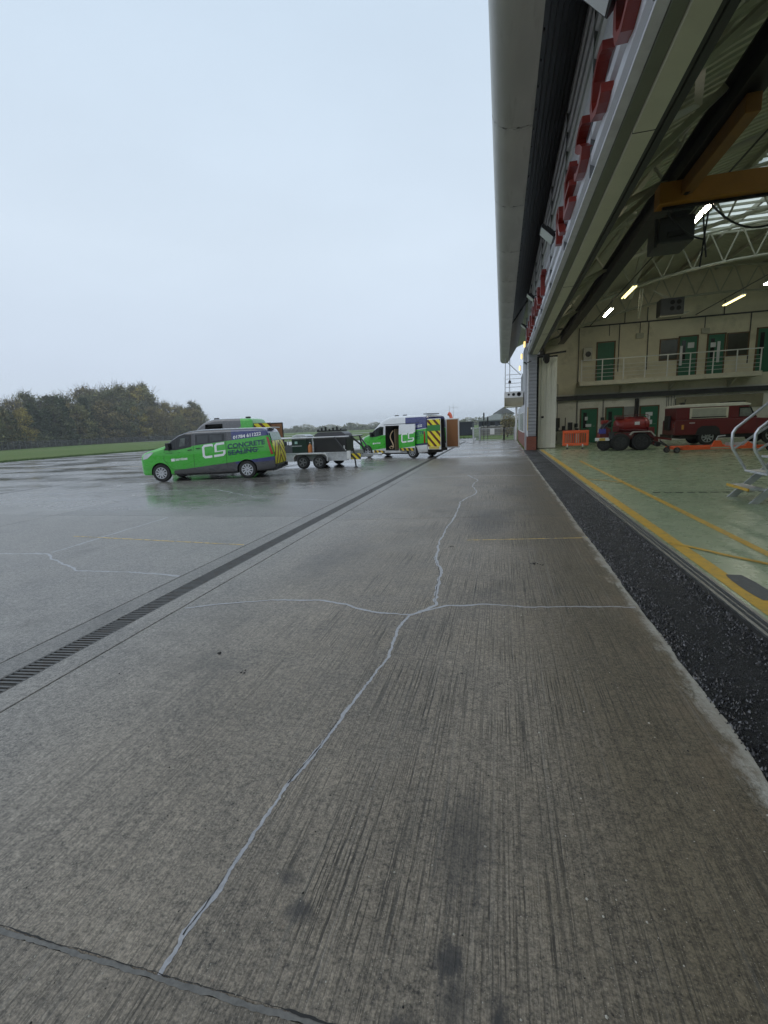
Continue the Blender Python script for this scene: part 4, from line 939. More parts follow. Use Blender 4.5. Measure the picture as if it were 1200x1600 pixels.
MB().box(v1.L+.018,v1.L+.03,-.02,.02,.5,1.38).build('door_seam', M_BLK, van1)
MB().box(v1.L-.3,v1.L-.05,-.55,.55,1.86,1.89).build('rear_spoiler', M_WHT, van1, bevel=.01)
SV = .885; a1 = RAD(13.5); van1.rotation_euler = (0,0,a1); van1.scale = (SV,SV,SV)
van1.location = Vector((-9.71,13.56,0))-Matrix.Rotation(a1, 3, 'Z') @ (Vector((v1.wb/2, -.95, 0))*SV)
# ---- the far van with its side door slid open and one rear door swung out
v3 = Van(3.30, .95, 2.28)
LIV3 = livery('green_blue_white_wrap', VANWHITE, [(GREEN, [B_(.10,1.14), T_(.10,.40)]), (GREEN, [(-1,0,.34), B_(.3,1.25)]),
     (BLUE, [(1,.05,-2.95), T_(.10,1.16), B_(0,2.17)]), ((.02,.035,.09), [(1,.45,-3.2), B_(.10,.40), T_(.07,.42)])])
van3 = thing('parked_van', 'white roofed green van beyond the trailer, side door slid back and rear doors swung open', 'van', (0,0,0), 0, 'liveried vans')
cutA = MB().box(1.35, v3.L-.12, -.80, .80, .42, 2.08, 1); cutB = MB().box(1.42, 2.45, -1.3, -.7, .42, 1.78, 1); cutC = MB().box(v3.L-.3, v3.L+.4, -.80, .80, .46, 2.02, 1)
v3.common(van3, v3.body([LIV3, M_VANIN], [cutA, cutB, cutC]), 8)
v3.front_side(van3)
dm = v3.decal([(1.39,.40),(2.48,.40),(2.51,1.1),(2.51,1.82),(1.41,1.82),(1.39,1.1)], .0, -1, .05); dm.materials.append(LIV3)
sd = link('sliding_door', dm, van3); sd.location = (1.10, -.075, 0)
class Off:  # the door's own print, in the door's frame
    pass
logo(v3, sd, 1.58, .82, .425, .10, sd)
for ch in sd.children: ch.location = (0, -.052, 0)
c = v3.put('sill_stripe', [(1.42,.41),(2.46,.41),(2.46,.56),(1.42,.56)], M_SILLC, sd, .005); c.location = (0,-.052,0)
v3.put('sill_stripe', [(.50,.29),(1.32,.28),(1.32,.40),(.50,.44)], M_SILLC, van3, .005)
v3.line([(1.40,.42),(2.50,.42)], .03, M_GREYM, van3, 'door_step', .01); v3.line([(2.5,1.17),(4.0,1.19)], .02, M_SEAM, van3, 'door_rail'); v3.line([(1.3,1.84),(3.8,1.87)], .03, M_SEAM, van3, 'door_rail', .004)
v3.put('logo', [(.45,.76),(.56,.77),(.56,.86),(.45,.85)], M_LWHITE, van3, .005); v3.text('services', .14, .585, .78, .06, M_LWHITE, van3, width=.46)
v3.text('01784 611222', .165, 2.92, 1.56, .10, M_LWHITE, van3, width=1.06); v3.text('CONCRETE', .24, 2.72, 1.16, .088, M_LNAVY, van3, width=1.38); v3.text('SEALING', .24, 2.72, .92, .088, M_LNAVY, van3, width=1.1)
MB().box(1.36,1.38,-.78,.78,.45,1.75).build('bulkhead', M_VANIN, van3); MB().box(1.95,1.97,-.80,.0,.45,1.58).build('ply_lining', mat('ply_pale', (.36,.26,.15), .6, var=.2, stretch=(1,1,.3)), van3)
hs = [( 1.9-.3*math.sin(k*.45)*.5-.05*k*.3, -.86, 1.5-k*.085) for k in range(12)]
MB().tube(hs, .035, 8).build('hose', mat('hose_tan', (.48,.36,.22), .6), van3, smooth=60)
MB().tube([(1.7,-.84,.50),(1.6,-.86,.58),(1.75,-.88,.66),(1.9,-.86,.58),(1.8,-.84,.5)], .03, 8).build('hose', bpy.data.materials['hose_tan'], van3, smooth=60)
for sy in (-1, 1): v3.put('tail_light', [(v3.L-.16,.80),(v3.L-.07,.80),(v3.L-.09,1.40),(v3.L-.16,1.42)], M_TAIL, van3, .006, sy)
nd = empty_part('rear_door', van3, (v3.L+.02, -.89, 0), 0); nd['label'] = 'open rear door with yellow chevrons'
MB().box(0,.84,0,.05,.46,2.04).build('shell', M_WHT, nd, bevel=.02); MB().box(.02,.82,-.008,-.001,.62,2.0).build('chevron_panel', stripes_material('door_chevron_side', (.86,.74,.04), (.12,.03,.015), 2.4, 2.4, axis='x', vee=False, width=.58), nd)
MB().box(.02,.82,-.016,-.009,1.42,1.72).build('sign_panel', mat('sign_green', (.04,.22,.05), .35, var=.05), nd)
MB().box(.1,.74,-.016,-.009,.50,.61).build('number_plate', mat('plate_yellow', (.62,.50,.10), .35, var=.05), nd); MB().box(.02,.82,.051,.06,.52,1.98).build('ply_lining', M_PLY, nd)
od = empty_part('rear_door', van3, (v3.L+.02, .86, 0), RAD(92)); od['label'] = 'open rear door lined with brown plywood'
mb = MB(); mb.box(-.02,.03,-.84,0,.46,2.04); mb.build('shell', M_WHT, od, bevel=.02)
MB().box(-.032,-.021,-.77,-.08,.52,1.98).build('ply_lining', M_PLY, od)
for xx in (1.5, 2.1): MB().cyl((xx,.0,2.28),(xx,.0,2.36),.12,16).build('roof_vent', M_BLK, van3, bevel=.01)
MB().box(v3.L-.5,v3.L-.15,-.5,.5,2.3,2.34).build('beacon_bar', M_BLK, van3, bevel=.01)
a3 = RAD(-27); S3 = .875; van3.rotation_euler = (0,0,a3); van3.scale = (S3,S3,S3)
rw = Vector((-4.10, 21.62, 0)); van3.location = rw-Matrix.Rotation(a3, 3, 'Z') @ (Vector((v3.wb, -.95, 0))*S3)
# ---- the tall van behind the near one
v2 = Van(2.933, 1.0, 2.42)
LIV2 = livery('green_grey_wrap', (.11,.11,.12), [(GREEN, [B_(.42,.62), T_(.10,.40)]), (GREEN, [(1,.1,-3.5)]), (GREEN, [(-1,0,.34)])])
van2 = thing('parked_van', 'tall grey roofed van mostly hidden behind the near green van, plywood lined rear door open', 'van', (0,0,0), 0, 'liveried vans')
cutA = MB().box(1.35, v2.L-.06, -.82, .82, .42, 2.05, 1); cutC = MB().box(v2.L-.3, v2.L+.4, -.8, .80, .46, 2.14, 1); cutB = MB().box(1.40, 2.33, -1.3, -.7, .42, 2.18, 1)
v2.common(van2, v2.body([LIV2, M_VANIN], [cutA, cutB, cutC])); v2.front_side(van2)
for sy in (-1, 1): v2.put('tail_light', [(v2.L-.16,.80),(v2.L-.07,.80),(v2.L-.09,1.40),(v2.L-.16,1.42)], M_TAIL, van2, .006, sy)
nd = empty_part('rear_door', van2, (v2.L+.02, -.89, 0), RAD(20)); nd['label'] = 'open rear door with yellow chevrons'
MB().box(0,.84,0,.05,.46,2.14).build('shell', M_BLK, nd, bevel=.02); MB().box(.02,.82,-.008,-.001,.62,2.12).build('chevron_panel', bpy.data.materials['door_chevron_side'], nd)
MB().box(.02,.82,-.016,-.009,1.35,1.78).build('sign_panel', bpy.data.materials['sign_green'], nd)
od = empty_part('rear_door', van2, (v2.L+.02, .86, 0), RAD(112)); od['label'] = 'open rear door lined with brown plywood'
MB().box(-.02,.03,-.84,0,.46,2.16).build('shell', M_BLK, od, bevel=.02); MB().box(-.032,-.021,-.78,-.06,.52,2.10).build('ply_lining', M_PLY, od)
for xx in (1.7, 3.4): MB().cyl((xx,-.2,2.40),(xx,-.2,2.50),.13,16).build('roof_vent', M_BLK, van2, bevel=.01)
a2 = RAD(7); van2.rotation_euler = (0,0,a2)
van2.scale = (.9,.9,.9); rc = Vector((-10.78, 18.9, 0)); van2.location = rc-Matrix.Rotation(a2, 3, 'Z') @ (Vector((v2.L, -.93, 0))*.9)

# ---- the equipment trailer
tl = thing('equipment_trailer', 'silver twin axle flatbed trailer with an overhead rail, between the green vans', 'trailer', (-7.3, 17.25, 0), RAD(-1.5))
mb = MB(); mb.box(-2.3,1.5,0,1.75,.52,.58); mb.build('deck', mat('trailer_deck', (.30,.26,.19), .7, var=.2), tl)
mb = MB(); mb.box(-2.3,1.5,-.03,0,.30,.62); mb.box(-2.3,1.5,1.75,1.78,.30,.62); mb.box(-2.33,-2.3,-.03,1.78,.34,.62); mb.box(1.5,1.53,-.03,1.78,.34,.62); mb.build('side_panel', M_GALV, tl)
mb = MB()
for xx in (-2.25,-1.4,.75,1.45): mb.box(xx-.02,xx+.02,-.045,-.03,.30,.62)
mb.box(-2.3,1.5,-.05,-.03,.59,.63); mb.box(-2.3,1.5,-.05,-.03,.29,.33); mb.build('side_rib', M_GALV, tl)
for xx in (-.36,.33):
    for sy in (-.17, 1.92): wheel(tl, xx, sy, .26, r=.26, w=.17, side=-1 if sy < 0 else 1, spokes=5, steel=True)
for yy in (-.28, 1.81):
    mb = MB(); pr = [(-.76,.30),(-.76,.44),(-.68,.56),(-.55,.60),(.52,.60),(.65,.56),(.73,.44),(.73,.30)]; inn = [(.70,.30),(.70,.43),(.63,.54),(.51,.575),(-.54,.575),(-.66,.54),(-.73,.43),(-.73,.30)]
    n = len(pr); mb.prism(pr+inn, 'y', yy, yy+.24); mb.build('mudguard', M_WHT if False else mat('guard_white', (.6,.6,.58), .45), tl)
mb = MB(); mb.tube([(-2.3,.02,1.215),(1.55,.02,1.215)],.025,8); mb.tube([(-2.3,1.73,1.215),(1.55,1.73,1.215)],.025,8)
for xx in (-2.25,.0): mb.tube([(xx,.02,.6),(xx,.02,1.215)],.02,8); mb.tube([(xx,1.73,.6),(xx,1.73,1.215)],.02,8)
mb.build('overhead_rail', M_GALV, tl)
mb = MB(); mb.tube([(.95,-.02,1.2),(1.4,-.02,.62)],.03,8); mb.tube([(1.5,.4,1.2),(2.05,.7,.62)],.035,8); mb.tube([(1.78,.6,1.22),(1.9,.65,.64)],.03,8); mb.tube([(1.5,1.4,1.2),(2.05,1.0,.62)],.03,8); mb.tube([(1.55,.02,1.215),(1.8,.6,1.22),(1.55,1.73,1.215)],.02,8); mb.build('strut', M_DGREY, tl)
mb = MB(); mb.bar((1.5,.1,.42),(2.2,.88,.42),.08,.1); mb.bar((1.5,1.65,.42),(2.2,.88,.42),.08,.1); mb.bar((2.1,.88,.45),(2.5,.88,.45),.08,.08); mb.cyl((2.45,.88,.45),(2.6,.88,.45),.06,10); mb.build('drawbar', M_GALV, tl)
mb = MB(); mb.tube([(1.66,.12,.75),(1.75,.1,.03)],.03,8); mb.box(1.69,1.81,.04,.16,0,.03); mb.build('jockey_leg', M_BLKM, tl)
MB().box(1.56,1.98,.02,.05,.32,.55).build('stripe_board', stripes_material('board_stripe', (.75,.60,.03), (.03,.03,.03), 4.2, 4.2, axis='x', vee=False), tl)
MB().box(1.45,1.6,-.06,-.02,.35,.66).build('lamp_board', M_WHT, tl)
ga = thing('generator', 'dark green generator box with a silver lid on the trailer, left of the orange cylinder', 'generator', (-7.93, 17.75, .585))
mb = MB(); mb.box(-.34,.32,-.35,.35,0,.58); mb.build('casing', mat('casing_green', (.012,.03,.022), .4, var=.2), ga, bevel=.02)
mb = MB(); mb.prism([(-.35,.58),(.34,.58),(.34,.70),(.2,.77),(-.12,.77),(-.3,.70)], 'y', -.36, .36); mb.build('lid', M_GALV, ga, bevel=.02)
MB().box(-.2,-.08,-.362,-.35,.40,.50).build('sticker', mat('sticker_pale', (.4,.62,.55), .4), ga); MB().box(-.33,.1,-.36,-.35,.30,.33).build('trim', M_GALV, ga)
gy_ = thing('gas_cylinder', 'small orange cylinder standing on the trailer in front of the black tank', 'cylinder', (-7.44, 17.33, .585))
MB().lathe([(.0,0),(.085,0),(.09,.03),(.09,.28),(.06,.35),(.025,.37),(.025,.42)], (0,0,0), 'z', 18).build('bottle', mat('bottle_orange', (.5,.17,.04), .5, var=.15), gy_, smooth=40); MB().cyl((0,0,.42),(0,0,.46),.035,10).build('valve', M_GALV, gy_)
tk = thing('water_tank', 'large black tank box with a domed grey top on the right half of the trailer', 'tank', (-6.72, 17.85, .585))
tk.scale = (1,1,.92)
mb = MB(); mb.box(-.62,.78,-.42,.5,0,.66); mb.build('casing', M_BLK, tk, bevel=.03)
mb = MB(); mb.prism([(-.6,.66),(.76,.66),(.72,.80),(.58,.90),(-.4,.90),(-.56,.80)], 'y', -.40, .48); mb.build('lid', mat('lid_grey', (.07,.07,.078), .4), tk, bevel=.02)
mb = MB(); mb.box(-.45,.55,-.38,.4,.91,.97)
for k in range(7): mb.box(-.44+k*.16,-.38+k*.16,-.36,-.3,.97,1.02+.05*(k%3))
mb.build('roof_tray', M_BLKM, tk)
mb = MB(); mb.cyl((.72,-.46,.1),(.72,-.43,.1),.04,10); mb.box(.66,.70,-.44,-.42,.1,.3); mb.build('gauge', M_WHT, tk)
fr = thing('pump_frame', 'dark cage frame with pipework at the left end of the trailer', 'pump', (-8.85, 17.6, .585))
mb = MB(); mb.box(-.14,.14,-.2,.3,0,.5); mb.build('block', M_DGREY, fr, bevel=.02)
mb = MB()
for xx in (-.18,.18): mb.tube([(xx,-.24,0),(xx,-.24,.62),(xx,.34,.62),(xx,.34,0)],.02,6)
mb.tube([(-.05,-.26,.1),(-.08,-.28,.45),(.06,-.26,.55)],.025,6); mb.tube([(.05,-.26,.1),(.06,-.28,.3),(.1,-.26,.4)],.02,6); mb.build('pipe', M_GALV, fr)
hd = thing('hose_drum', 'dark round hose drum on the trailer between the cage frame and the generator', 'drum', (-8.45, 17.6, .585))
MB().cyl((0,-.18,.17),(0,.2,.17),.17,20).build('drum', M_DGREY, hd, bevel=.01)
mb = MB()
for yy in (-.19,.2): mb.cyl((0,yy,.17),(0,yy+.012,.17),.2,20)
mb.build('flange', mat('drum_grey', (.10,.105,.12), .4), hd)
# ------------------------------------------------------------------ things inside the hangar
cr = thing('overhead_crane', 'orange bridge crane girder with a dark hoist box, hung inside the hangar roof', 'crane', (3.4, 11.3, 5.58))
def cb(mb, name, m, **k): return inv(mb.build(name, m, cr, **k), cr)
mb = MB(); mb.box(3.28,3.62,Y0,31.2,6.42,6.46); mb.box(3.41,3.49,Y0,31.2,6.03,6.42); mb.box(3.28,3.62,Y0,31.2,5.99,6.03); cb(mb, 'runway_beam', M_BLKM)
mb = MB(); mb.box(17.9,18.2,Y0,31.2,5.99,6.45); cb(mb, 'runway_beam', M_BLKM)
mb = MB(); mb.box(3.0,18.3,11.12,11.5,5.6,5.98); cb(mb, 'girder', M_ORNG, bevel=.01)
mb = MB(); mb.box(3.36,3.56,8.6,11.11,5.70,5.95); cb(mb, 'end_carriage', mat('carriage_orange', (.22,.095,.014), .5, var=.2), bevel=.01)
mb = MB(); mb.box(3.9,18.3,7.35,7.62,5.62,5.95); cb(mb, 'girder', M_BLKM, bevel=.01)
mb = MB(); mb.box(3.14,3.80,11.55,12.4,5.0,5.5); mb.box(3.3,3.7,11.3,12.2,5.5,5.62); cb(mb, 'hoist', M_DGREY, bevel=.03)
mb = MB(); mb.box(3.3,3.62,11.50,11.56,5.1,5.2); mb.box(3.07,3.12,11.6,11.7,4.95,5.5); mb.cyl((3.45,11.1,5.75),(3.45,11.0,5.75),.07,12); mb.bar((3.1,11.3,5.56),(7.5,11.3,5.56),.06,.05); cb(mb, 'hoist_fitting', M_BLK)
def sag(a, c, d, n=14): return [(a[0]+(c[0]-a[0])*k/n, a[1]+(c[1]-a[1])*k/n, a[2]+(c[2]-a[2])*k/n-d*4*(k/n)*(1-k/n)) for k in range(n+1)]
for a, c, d in (((3.95,11.3,5.55),(5.7,11.3,5.55),.55),((3.2,11.3,5.5),(4.0,11.6,5.0),.12),((5.7,11.3,5.55),(7.4,11.3,5.55),.5),((3.7,7.6,5.9),(4.3,9.4,5.95),.12),((3.9,11.5,5.5),(4.05,11.6,4.65),.02),((4.0,11.5,5.5),(3.98,11.7,4.5),-.03)):
    cb(MB().tube(sag(a, c, d), .018, 6), 'cable', M_BLK)
mb = MB(); mb.bar((3.9,8.6,6.0),(3.9,8.6,6.75),.1,.1); mb.bar((3.6,8.7,6.35),(4.5,8.6,6.4),.06,.06); cb(mb, 'bracket', mat('bracket_tan', (.25,.2,.1), .5))
def strip_light(x, y, z, label, m, L=1.3, rz=0, two=True):
    t = thing('strip_light', label, 'strip light', (x, y, z), rz, 'fluorescent lights in the hangar roof')
    MB().box(-.09,.09,-L/2,L/2,.02,.07).build('fitting', M_WHT, t)
    for sx in ((-.05,.05) if two else (0,)): MB().cyl((sx,-L/2+.03,0),(sx,L/2-.03,0),.02 if two else .035,10).build('tube', m, t)
    MB().tube([(0,-L/2+.1,.07),(0,-L/2+.1,.3)],.01,6).build('hanger', M_GREYM, t)
strip_light(5.0,25.9,6.52,'white lit strip light, lowest and farthest of the left hand row',M_TUBE,1.7,0,False)
strip_light(5.0,22.0,6.47,'yellowish lit twin strip light, second from the far wall in the left row',M_TUBEY,1.9)
strip_light(5.0,15.0,6.58,'bright white strip light beside the hoist under the orange girder',M_TUBE,1.4,0,False)
strip_light(10.5,26.4,6.63,'yellow strip light in the middle of the roof above the balcony windows',M_TUBEY,2.0)
strip_light(10.5,23.0,6.60,'bright strip light at the right edge of the view under the roof trusses',M_TUBE,1.3)
for c_ in ([(5.0,30.8,6.84),(5.0,11,6.88)],[(10.5,22,6.95),(10.5,30.9,6.95)]): hb(MB().tube(c_,.022,6), 'light_conduit', M_DGREY)
ht = thing('unit_heater', 'dark square blower heater hung from the roof in front of the back wall', 'heater', (8.5, 28.6, 6.6))
MB().box(-.55,.55,-.35,.35,0,.82).build('casing', M_DGREY, ht, bevel=.02)
mb = MB()
for i in range(2):
    for j in range(2): mb.cyl((-.0+i*.3,-.37,.3+j*.3),(-.0+i*.3,-.352,.3+j*.3),.11,14)
mb.build('fan_opening', M_VOID, ht)
mb = MB(); mb.bar((-.9,-.2,1.3),(-.1,-.2,.85),.05,.05); mb.bar((-.7,.2,1.3),(.0,.2,.85),.05,.05); mb.prism([(-.5,-.06),(.55,-.06),(.9,.12),(.6,.12),(.55,.0),(-.5,.0)], 'y', -.2, .3); mb.build('hanger', M_TRUSS, ht)

# orange barrier
br = thing('barrier', 'bright orange plastic barrier with slots on black feet beside the white folded door', 'barrier', (3.62, 25.35, 0), RAD(-8))
mb = MB(); mb.box(-.62,.62,-.025,.025,.78,.93); mb.box(-.62,.62,-.025,.025,.16,.30); mb.box(-.62,-.53,-.025,.025,.30,.78); mb.box(.53,.62,-.025,.025,.30,.78); mb.build('frame', M_BARR, br, bevel=.02)
for k in range(11): MB().box(-.50+k*.1-.022,-.50+k*.1+.022,-.018,.018,.30,.78).build('slat', M_BARR, br)
for xx in (-.38,.34): MB().prism([(-.28,0),(.28,0),(.22,.05),(-.22,.05)], 'x', xx-.05, xx+.05).build('foot', M_BLK, br); MB().box(xx-.03,xx+.03,-.035,-.026,.1,.24).build('clip', M_WHT, br)

# red tank trailer with fat black tyres
M_FRED = mat('fire_red', (.27,.019,.016), .32, var=.1, coat=.3); M_MAROON = mat('maroon_paint', (.13,.012,.014), .38, var=.1, coat=.2)
tt = thing('tank_trailer', 'red water tank trailer with fat black tyres parked by the back wall', 'tank trailer', (5.55, 23.0, 0), RAD(-3))
MB().lathe([(0,-.72),(.18,-.70),(.29,-.62),(.33,-.50),(.33,.55),(.29,.66),(.18,.73),(0,.75)], (.12,.55,1.12), 'x', 24).build('tank', M_FRED, tt, smooth=40)
mb = MB()
for xx in (-.35,.5): mb.lathe([(.336,-.02),(.345,-.02),(.345,.02),(.336,.02)], (.12+xx,.55,1.12), 'x', 24)
mb.cyl((.0,.55,1.42),(.0,.55,1.5),.14,14); mb.box(-.3,.5,.45,.65,1.44,1.47); mb.build('tank_band', M_FRED, tt)
mb = MB(); mb.box(-.75,1.0,.05,1.05,.50,.78); mb.prism([(-1.25,.5),(-.75,.5),(-.75,.95),(-.95,1.1),(-1.2,.8)], 'y', .1, 1.0); mb.build('chassis', M_MAROON, tt, bevel=.02)
for xx in (-.38,.47):
    for yy in (-.0, 1.1): wheel(tt, xx, yy, .385, r=.385, w=.28, side=-1 if yy < .5 else 1, spokes=6, dark=True)
wheel(tt, -1.0, .25, .3, r=.30, w=.22, spokes=6, dark=True)
for xx in (.47,): MB().prism([(xx-.5,.70),(xx-.35,.84),(xx+.35,.84),(xx+.55,.62),(xx+.5,.60),(xx+.33,.80),(xx-.33,.80),(xx-.46,.68)], 'y', -.16, .16).build('mudguard', mat('guard_pale', (.45,.42,.38), .4), tt)
mb = MB(); mb.box(-1.42,-.82,-.02,.02,.46,.60); mb.build('front_bumper', M_WHT, tt, bevel=.01)
MB().box(-1.25,-1.0,-.035,-.021,.47,.59).build('number_plate', mat('plate_gold', (.55,.36,.06), .4), tt)
mb = MB(); mb.box(-1.28,-.98,.0,.05,.78,1.0); mb.build('badge_panel', mat('panel_blue', (.06,.06,.30), .4, var=.3, scale=14), tt)
mb = MB(); mb.tube([(-1.1,.1,1.0),(-.95,.05,1.2),(-.75,.2,1.35)],.04,8); mb.tube([(-1.2,.3,.95),(-1.0,.3,1.3),(-.8,.4,1.3)],.05,8); mb.cyl((-1.0,.2,1.15),(-1.0,.45,1.15),.12,14); mb.box(-.85,-.65,-.05,.1,.55,.85); mb.build('pump', M_DGREY, tt)
MB().box(-1.15,-.85,.2,.6,1.2,1.38).build('hose_box', M_FRED, tt, bevel=.03)
mb = MB(); mb.box(-.55,-.2,.3,.8,1.40,1.52); mb.box(.25,.6,.35,.75,1.42,1.50); mb.tube([(-.6,.3,1.45),(-.6,.3,1.56),(.75,.3,1.56),(.75,.3,1.42)],.018,6); mb.tube([(-.55,.2,1.0),(-.2,.14,.9),(.3,.14,.92),(.8,.2,.85)],.035,8); mb.box(-.7,-.45,.0,.12,.85,1.1); mb.box(.75,.98,.02,.3,.78,1.0); mb.build('tank_fitting', M_MAROON, tt, bevel=.01)
MB().box(.22,.42,.215,.225,1.12,1.26).build('sticker', M_WHT, tt)
mb = MB(); mb.bar((1.0,.3,.55),(1.75,.4,.42),.09,.09); mb.bar((1.0,.8,.55),(1.75,.45,.42),.07,.07); mb.box(1.0,1.2,.2,.9,.2,.55); mb.build('drawbar', M_MAROON, tt)

# maroon four wheel drive with a cream roof
lr = thing('off_road_car', 'maroon boxy off-road vehicle with a cream roof, parked along the back wall', 'off-road vehicle', (7.95, 25.0, 0))
mb = MB(); mb.prism([(0,.52),(.0,1.22),(2.55,1.22),(3.3,1.22),(3.5,1.2),(4.55,1.14),(4.6,.62),(4.45,.5)], 'y', 0, 1.72); mb.build('body', M_MAROON, lr, bevel=.03)
mb = MB(); mb.prism([(.06,1.22),(.04,1.80),(3.0,1.80),(3.38,1.22)], 'y', .05, 1.67); mb.build('upper_body', M_MAROON, lr, bevel=.03)
M_LRW = mat('roof_white', (.66,.64,.56), .45, var=.08)
mb = MB(); mb.prism([(.0,1.80),(.04,1.90),(.2,1.94),(2.75,1.94),(3.08,1.86),(3.06,1.79)], 'y', .03, 1.69); mb.build('roof', M_LRW, lr, bevel=.02)
mb = MB(); mb.box(.62,2.2,.03,.055,1.26,1.76); mb.build('locker', M_CREAM, lr, bevel=.008); MB().box(.72,2.1,.015,.032,1.36,1.72).build('locker_shutter', mat('shutter_grey', (.36,.36,.30), .5), lr)
mb = MB(); mb.box(.70,2.12,.01,.03,1.30,1.345)
for xx in (.8,1.25,1.7,2.05): mb.cyl((xx,.02,1.32),(xx,.0,1.32),.025,8)
mb.build('locker_catch', M_BLK, lr)
MB().prism([(2.62,1.28),(3.30,1.28),(3.08,1.72),(2.62,1.72)], 'y', .036, .052).build('door_window', M_GLASSD, lr); MB().prism([(2.66,1.30),(3.2,1.30),(3.04,1.66),(2.66,1.66)], 'y', .030, .037).build('window_reflection', mat('reflection_pale', (.16,.17,.15), .08, var=.3, scale=8), lr)  # pale panel painted as a reflection in the door window
MB().prism([(3.40,1.24),(3.05,1.78),(3.02,1.76),(3.36,1.24)], 'y', .12, 1.6).build('windscreen', M_GLASSD, lr)
def arch(x):
    pr = [(x-.52,.5),(x-.44,.80),(x-.28,.92),(x+.28,.92),(x+.44,.80),(x+.52,.5)]
    MB().prism(pr, 'y', -.012, .03).build('wheel_arch', M_BLK, lr)
for xx in (1.42, 4.0):
    arch(xx)
    for yy in (.12, 1.6): wheel(lr, xx, yy, .40, r=.385, w=.22, side=-1 if yy < .5 else 1, spokes=8, steel=False)
mb = MB(); mb.box(.3,4.4,.2,1.5,.34,.52); mb.box(-.12,.02,.1,1.62,.40,.54); mb.box(4.6,4.72,.0,1.72,.48,.64); mb.build('chassis', M_BLK, lr)
MB().box(-.10,0,.5,1.2,.75,1.45).build('spare_wheel_box', M_BLK, lr, bevel=.04)
MB().box(-.012,.0,.06,.2,.86,1.06).build('rear_lamp', M_TAIL, lr); MB().box(.30,.40,-.012,0,.78,1.0).build('side_marker', mat('marker_amber', (.55,.25,.04), .3), lr)
MB().box(.62,.85,-.008,0,1.06,1.09).build('badge', M_WHT, lr); MB().box(2.45,2.46,-.004,.002,.55,1.22).build('door_seam', M_BLK, lr); MB().box(3.35,3.36,-.004,.002,.55,1.2).build('door_seam', M_BLK, lr)
mb = MB(); mb.tube([(.1,.4,1.94),(.1,.4,2.25)],.02,6); mb.tube([(.5,.4,1.94),(.5,.4,2.2)],.015,6); mb.tube([(.6,.8,1.94),(.68,.8,2.2)],.015,6); mb.box(.45,.62,.7,.95,1.94,2.05); mb.box(2.3,3.0,.4,1.3,1.95,2.0); mb.build('roof_fitting', M_BLK, lr)

# low orange transport trolley in front of it
tb = thing('transport_trolley', 'low orange-red wheeled trolley on small castors lying in front of the maroon vehicle', 'trolley', (6.45, 20.7, 0), RAD(1))
mb = MB(); mb.box(.2,3.4,0,.16,.10,.22); mb.box(.2,3.4,.9,1.06,.10,.22); mb.box(.3,.5,0,1.06,.1,.2); mb.box(3.1,3.3,0,1.06,.1,.2); mb.prism([(.25,.22),(.7,.30),(.7,.22)], 'y', 0, .12); mb.prism([(1.5,.22),(1.6,.44),(1.8,.44),(1.9,.22)], 'y', .02, .14); mb.prism([(2.6,.22),(2.75,.36),(2.95,.22)], 'y', .02, .14); mb.build('frame', M_BARR, tb, bevel=.01)
MB().box(1.45,2.1,-.006,0,.13,.19).build('label_plate', mat('plate_cream', (.5,.42,.3), .5), tb)
for xx, yy in ((.25,.0),(.0,.35),(3.4,.0),(3.4,1.0)): wheel(tb, xx, yy-.08, .115, r=.115, w=.07, spokes=4, steel=True)
mb = MB(); mb.tube([(.2,.5,.2),(-.25,.6,.42),(-.5,.6,.5)],.025,8); mb.tube([(.0,.3,.3),(-.2,.4,.45),(-.1,.8,.5)],.03,8); mb.cyl((-.25,.5,.34),(-.25,.7,.34),.1,14); mb.build('winch', M_BLKM, tb)
mb = MB(); mb.tube([(1.65,.06,.44),(1.7,.06,.6),(1.95,.06,.62)],.022,8); mb.box(2.1,3.0,.1,.4,.22,.34); mb.build('jack', M_GALV, tb)
bx = thing('work_bench', 'low grey bench with clutter against the back wall behind the orange barrier', 'bench', (3.6, 30.9, 0))
MB().box(-.75,.75,-.3,.4,.78,.84).build('bench_top', M_DGREY, bx)
for sx in (-.7,.7): MB().box(sx-.03,sx+.03,-.25,-.19,0,.78).box(sx-.03,sx+.03,.3,.36,0,.78).build('leg', M_DGREY, bx)
mb = MB(); mb.box(-.5,-.2,-.1,.2,.84,1.05); mb.cyl((.1,0,.84),(.1,0,1.1),.1,12); mb.box(.35,.6,-.1,.1,.84,1.3); mb.tube([(.2,.1,.84),(.2,.1,1.6)],.03,6); mb.box(-.7,-.1,.25,.33,1.0,1.6); mb.build('clutter', M_BLK, bx)

# aluminium access steps at the right
st = thing('access_steps', 'silver aluminium access steps with tubular handrails and a yellow bottom tread edge', 'steps', (3.93, 8.72, 0))
W_, RISE, GO = .80, .245, .24
for k in range(6):
    MB().box(k*GO,k*GO+.25,.03,W_-.03,(k+1)*RISE-.035,(k+1)*RISE).build('tread', M_ALU, st, bevel=.004)
MB().box(-.012,.012,.02,W_-.02,RISE-.04,RISE+.003).build('tread_edge', M_YEL, st)
for yy in (0, W_-.03):
    mb = MB(); mb.prism([(.02,-.0),(.16,0),(6*GO+.2,6*RISE+.02),(6*GO+.02,6*RISE+.02)], 'y', yy, yy+.03); mb.build('stringer', M_ALU, st)
    MB().tube([(.26,yy+.015,.50),(.04,yy+.015,.86),(.02,yy+.015,.92),(.02,yy+.015,1.14),(.06,yy+.015,1.22),(1.6,yy+.015,2.62)], .024, 10).build('handrail', M_ALU, st, smooth=50)
    MB().tube([(.05,yy+.015,.86),(1.6,yy+.015,2.02)], .02, 10).build('handrail', M_ALU, st, smooth=50)
mb = MB(); mb.box(1.45,2.6,.0,W_,1.47,1.51); mb.build('landing', M_ALU, st)
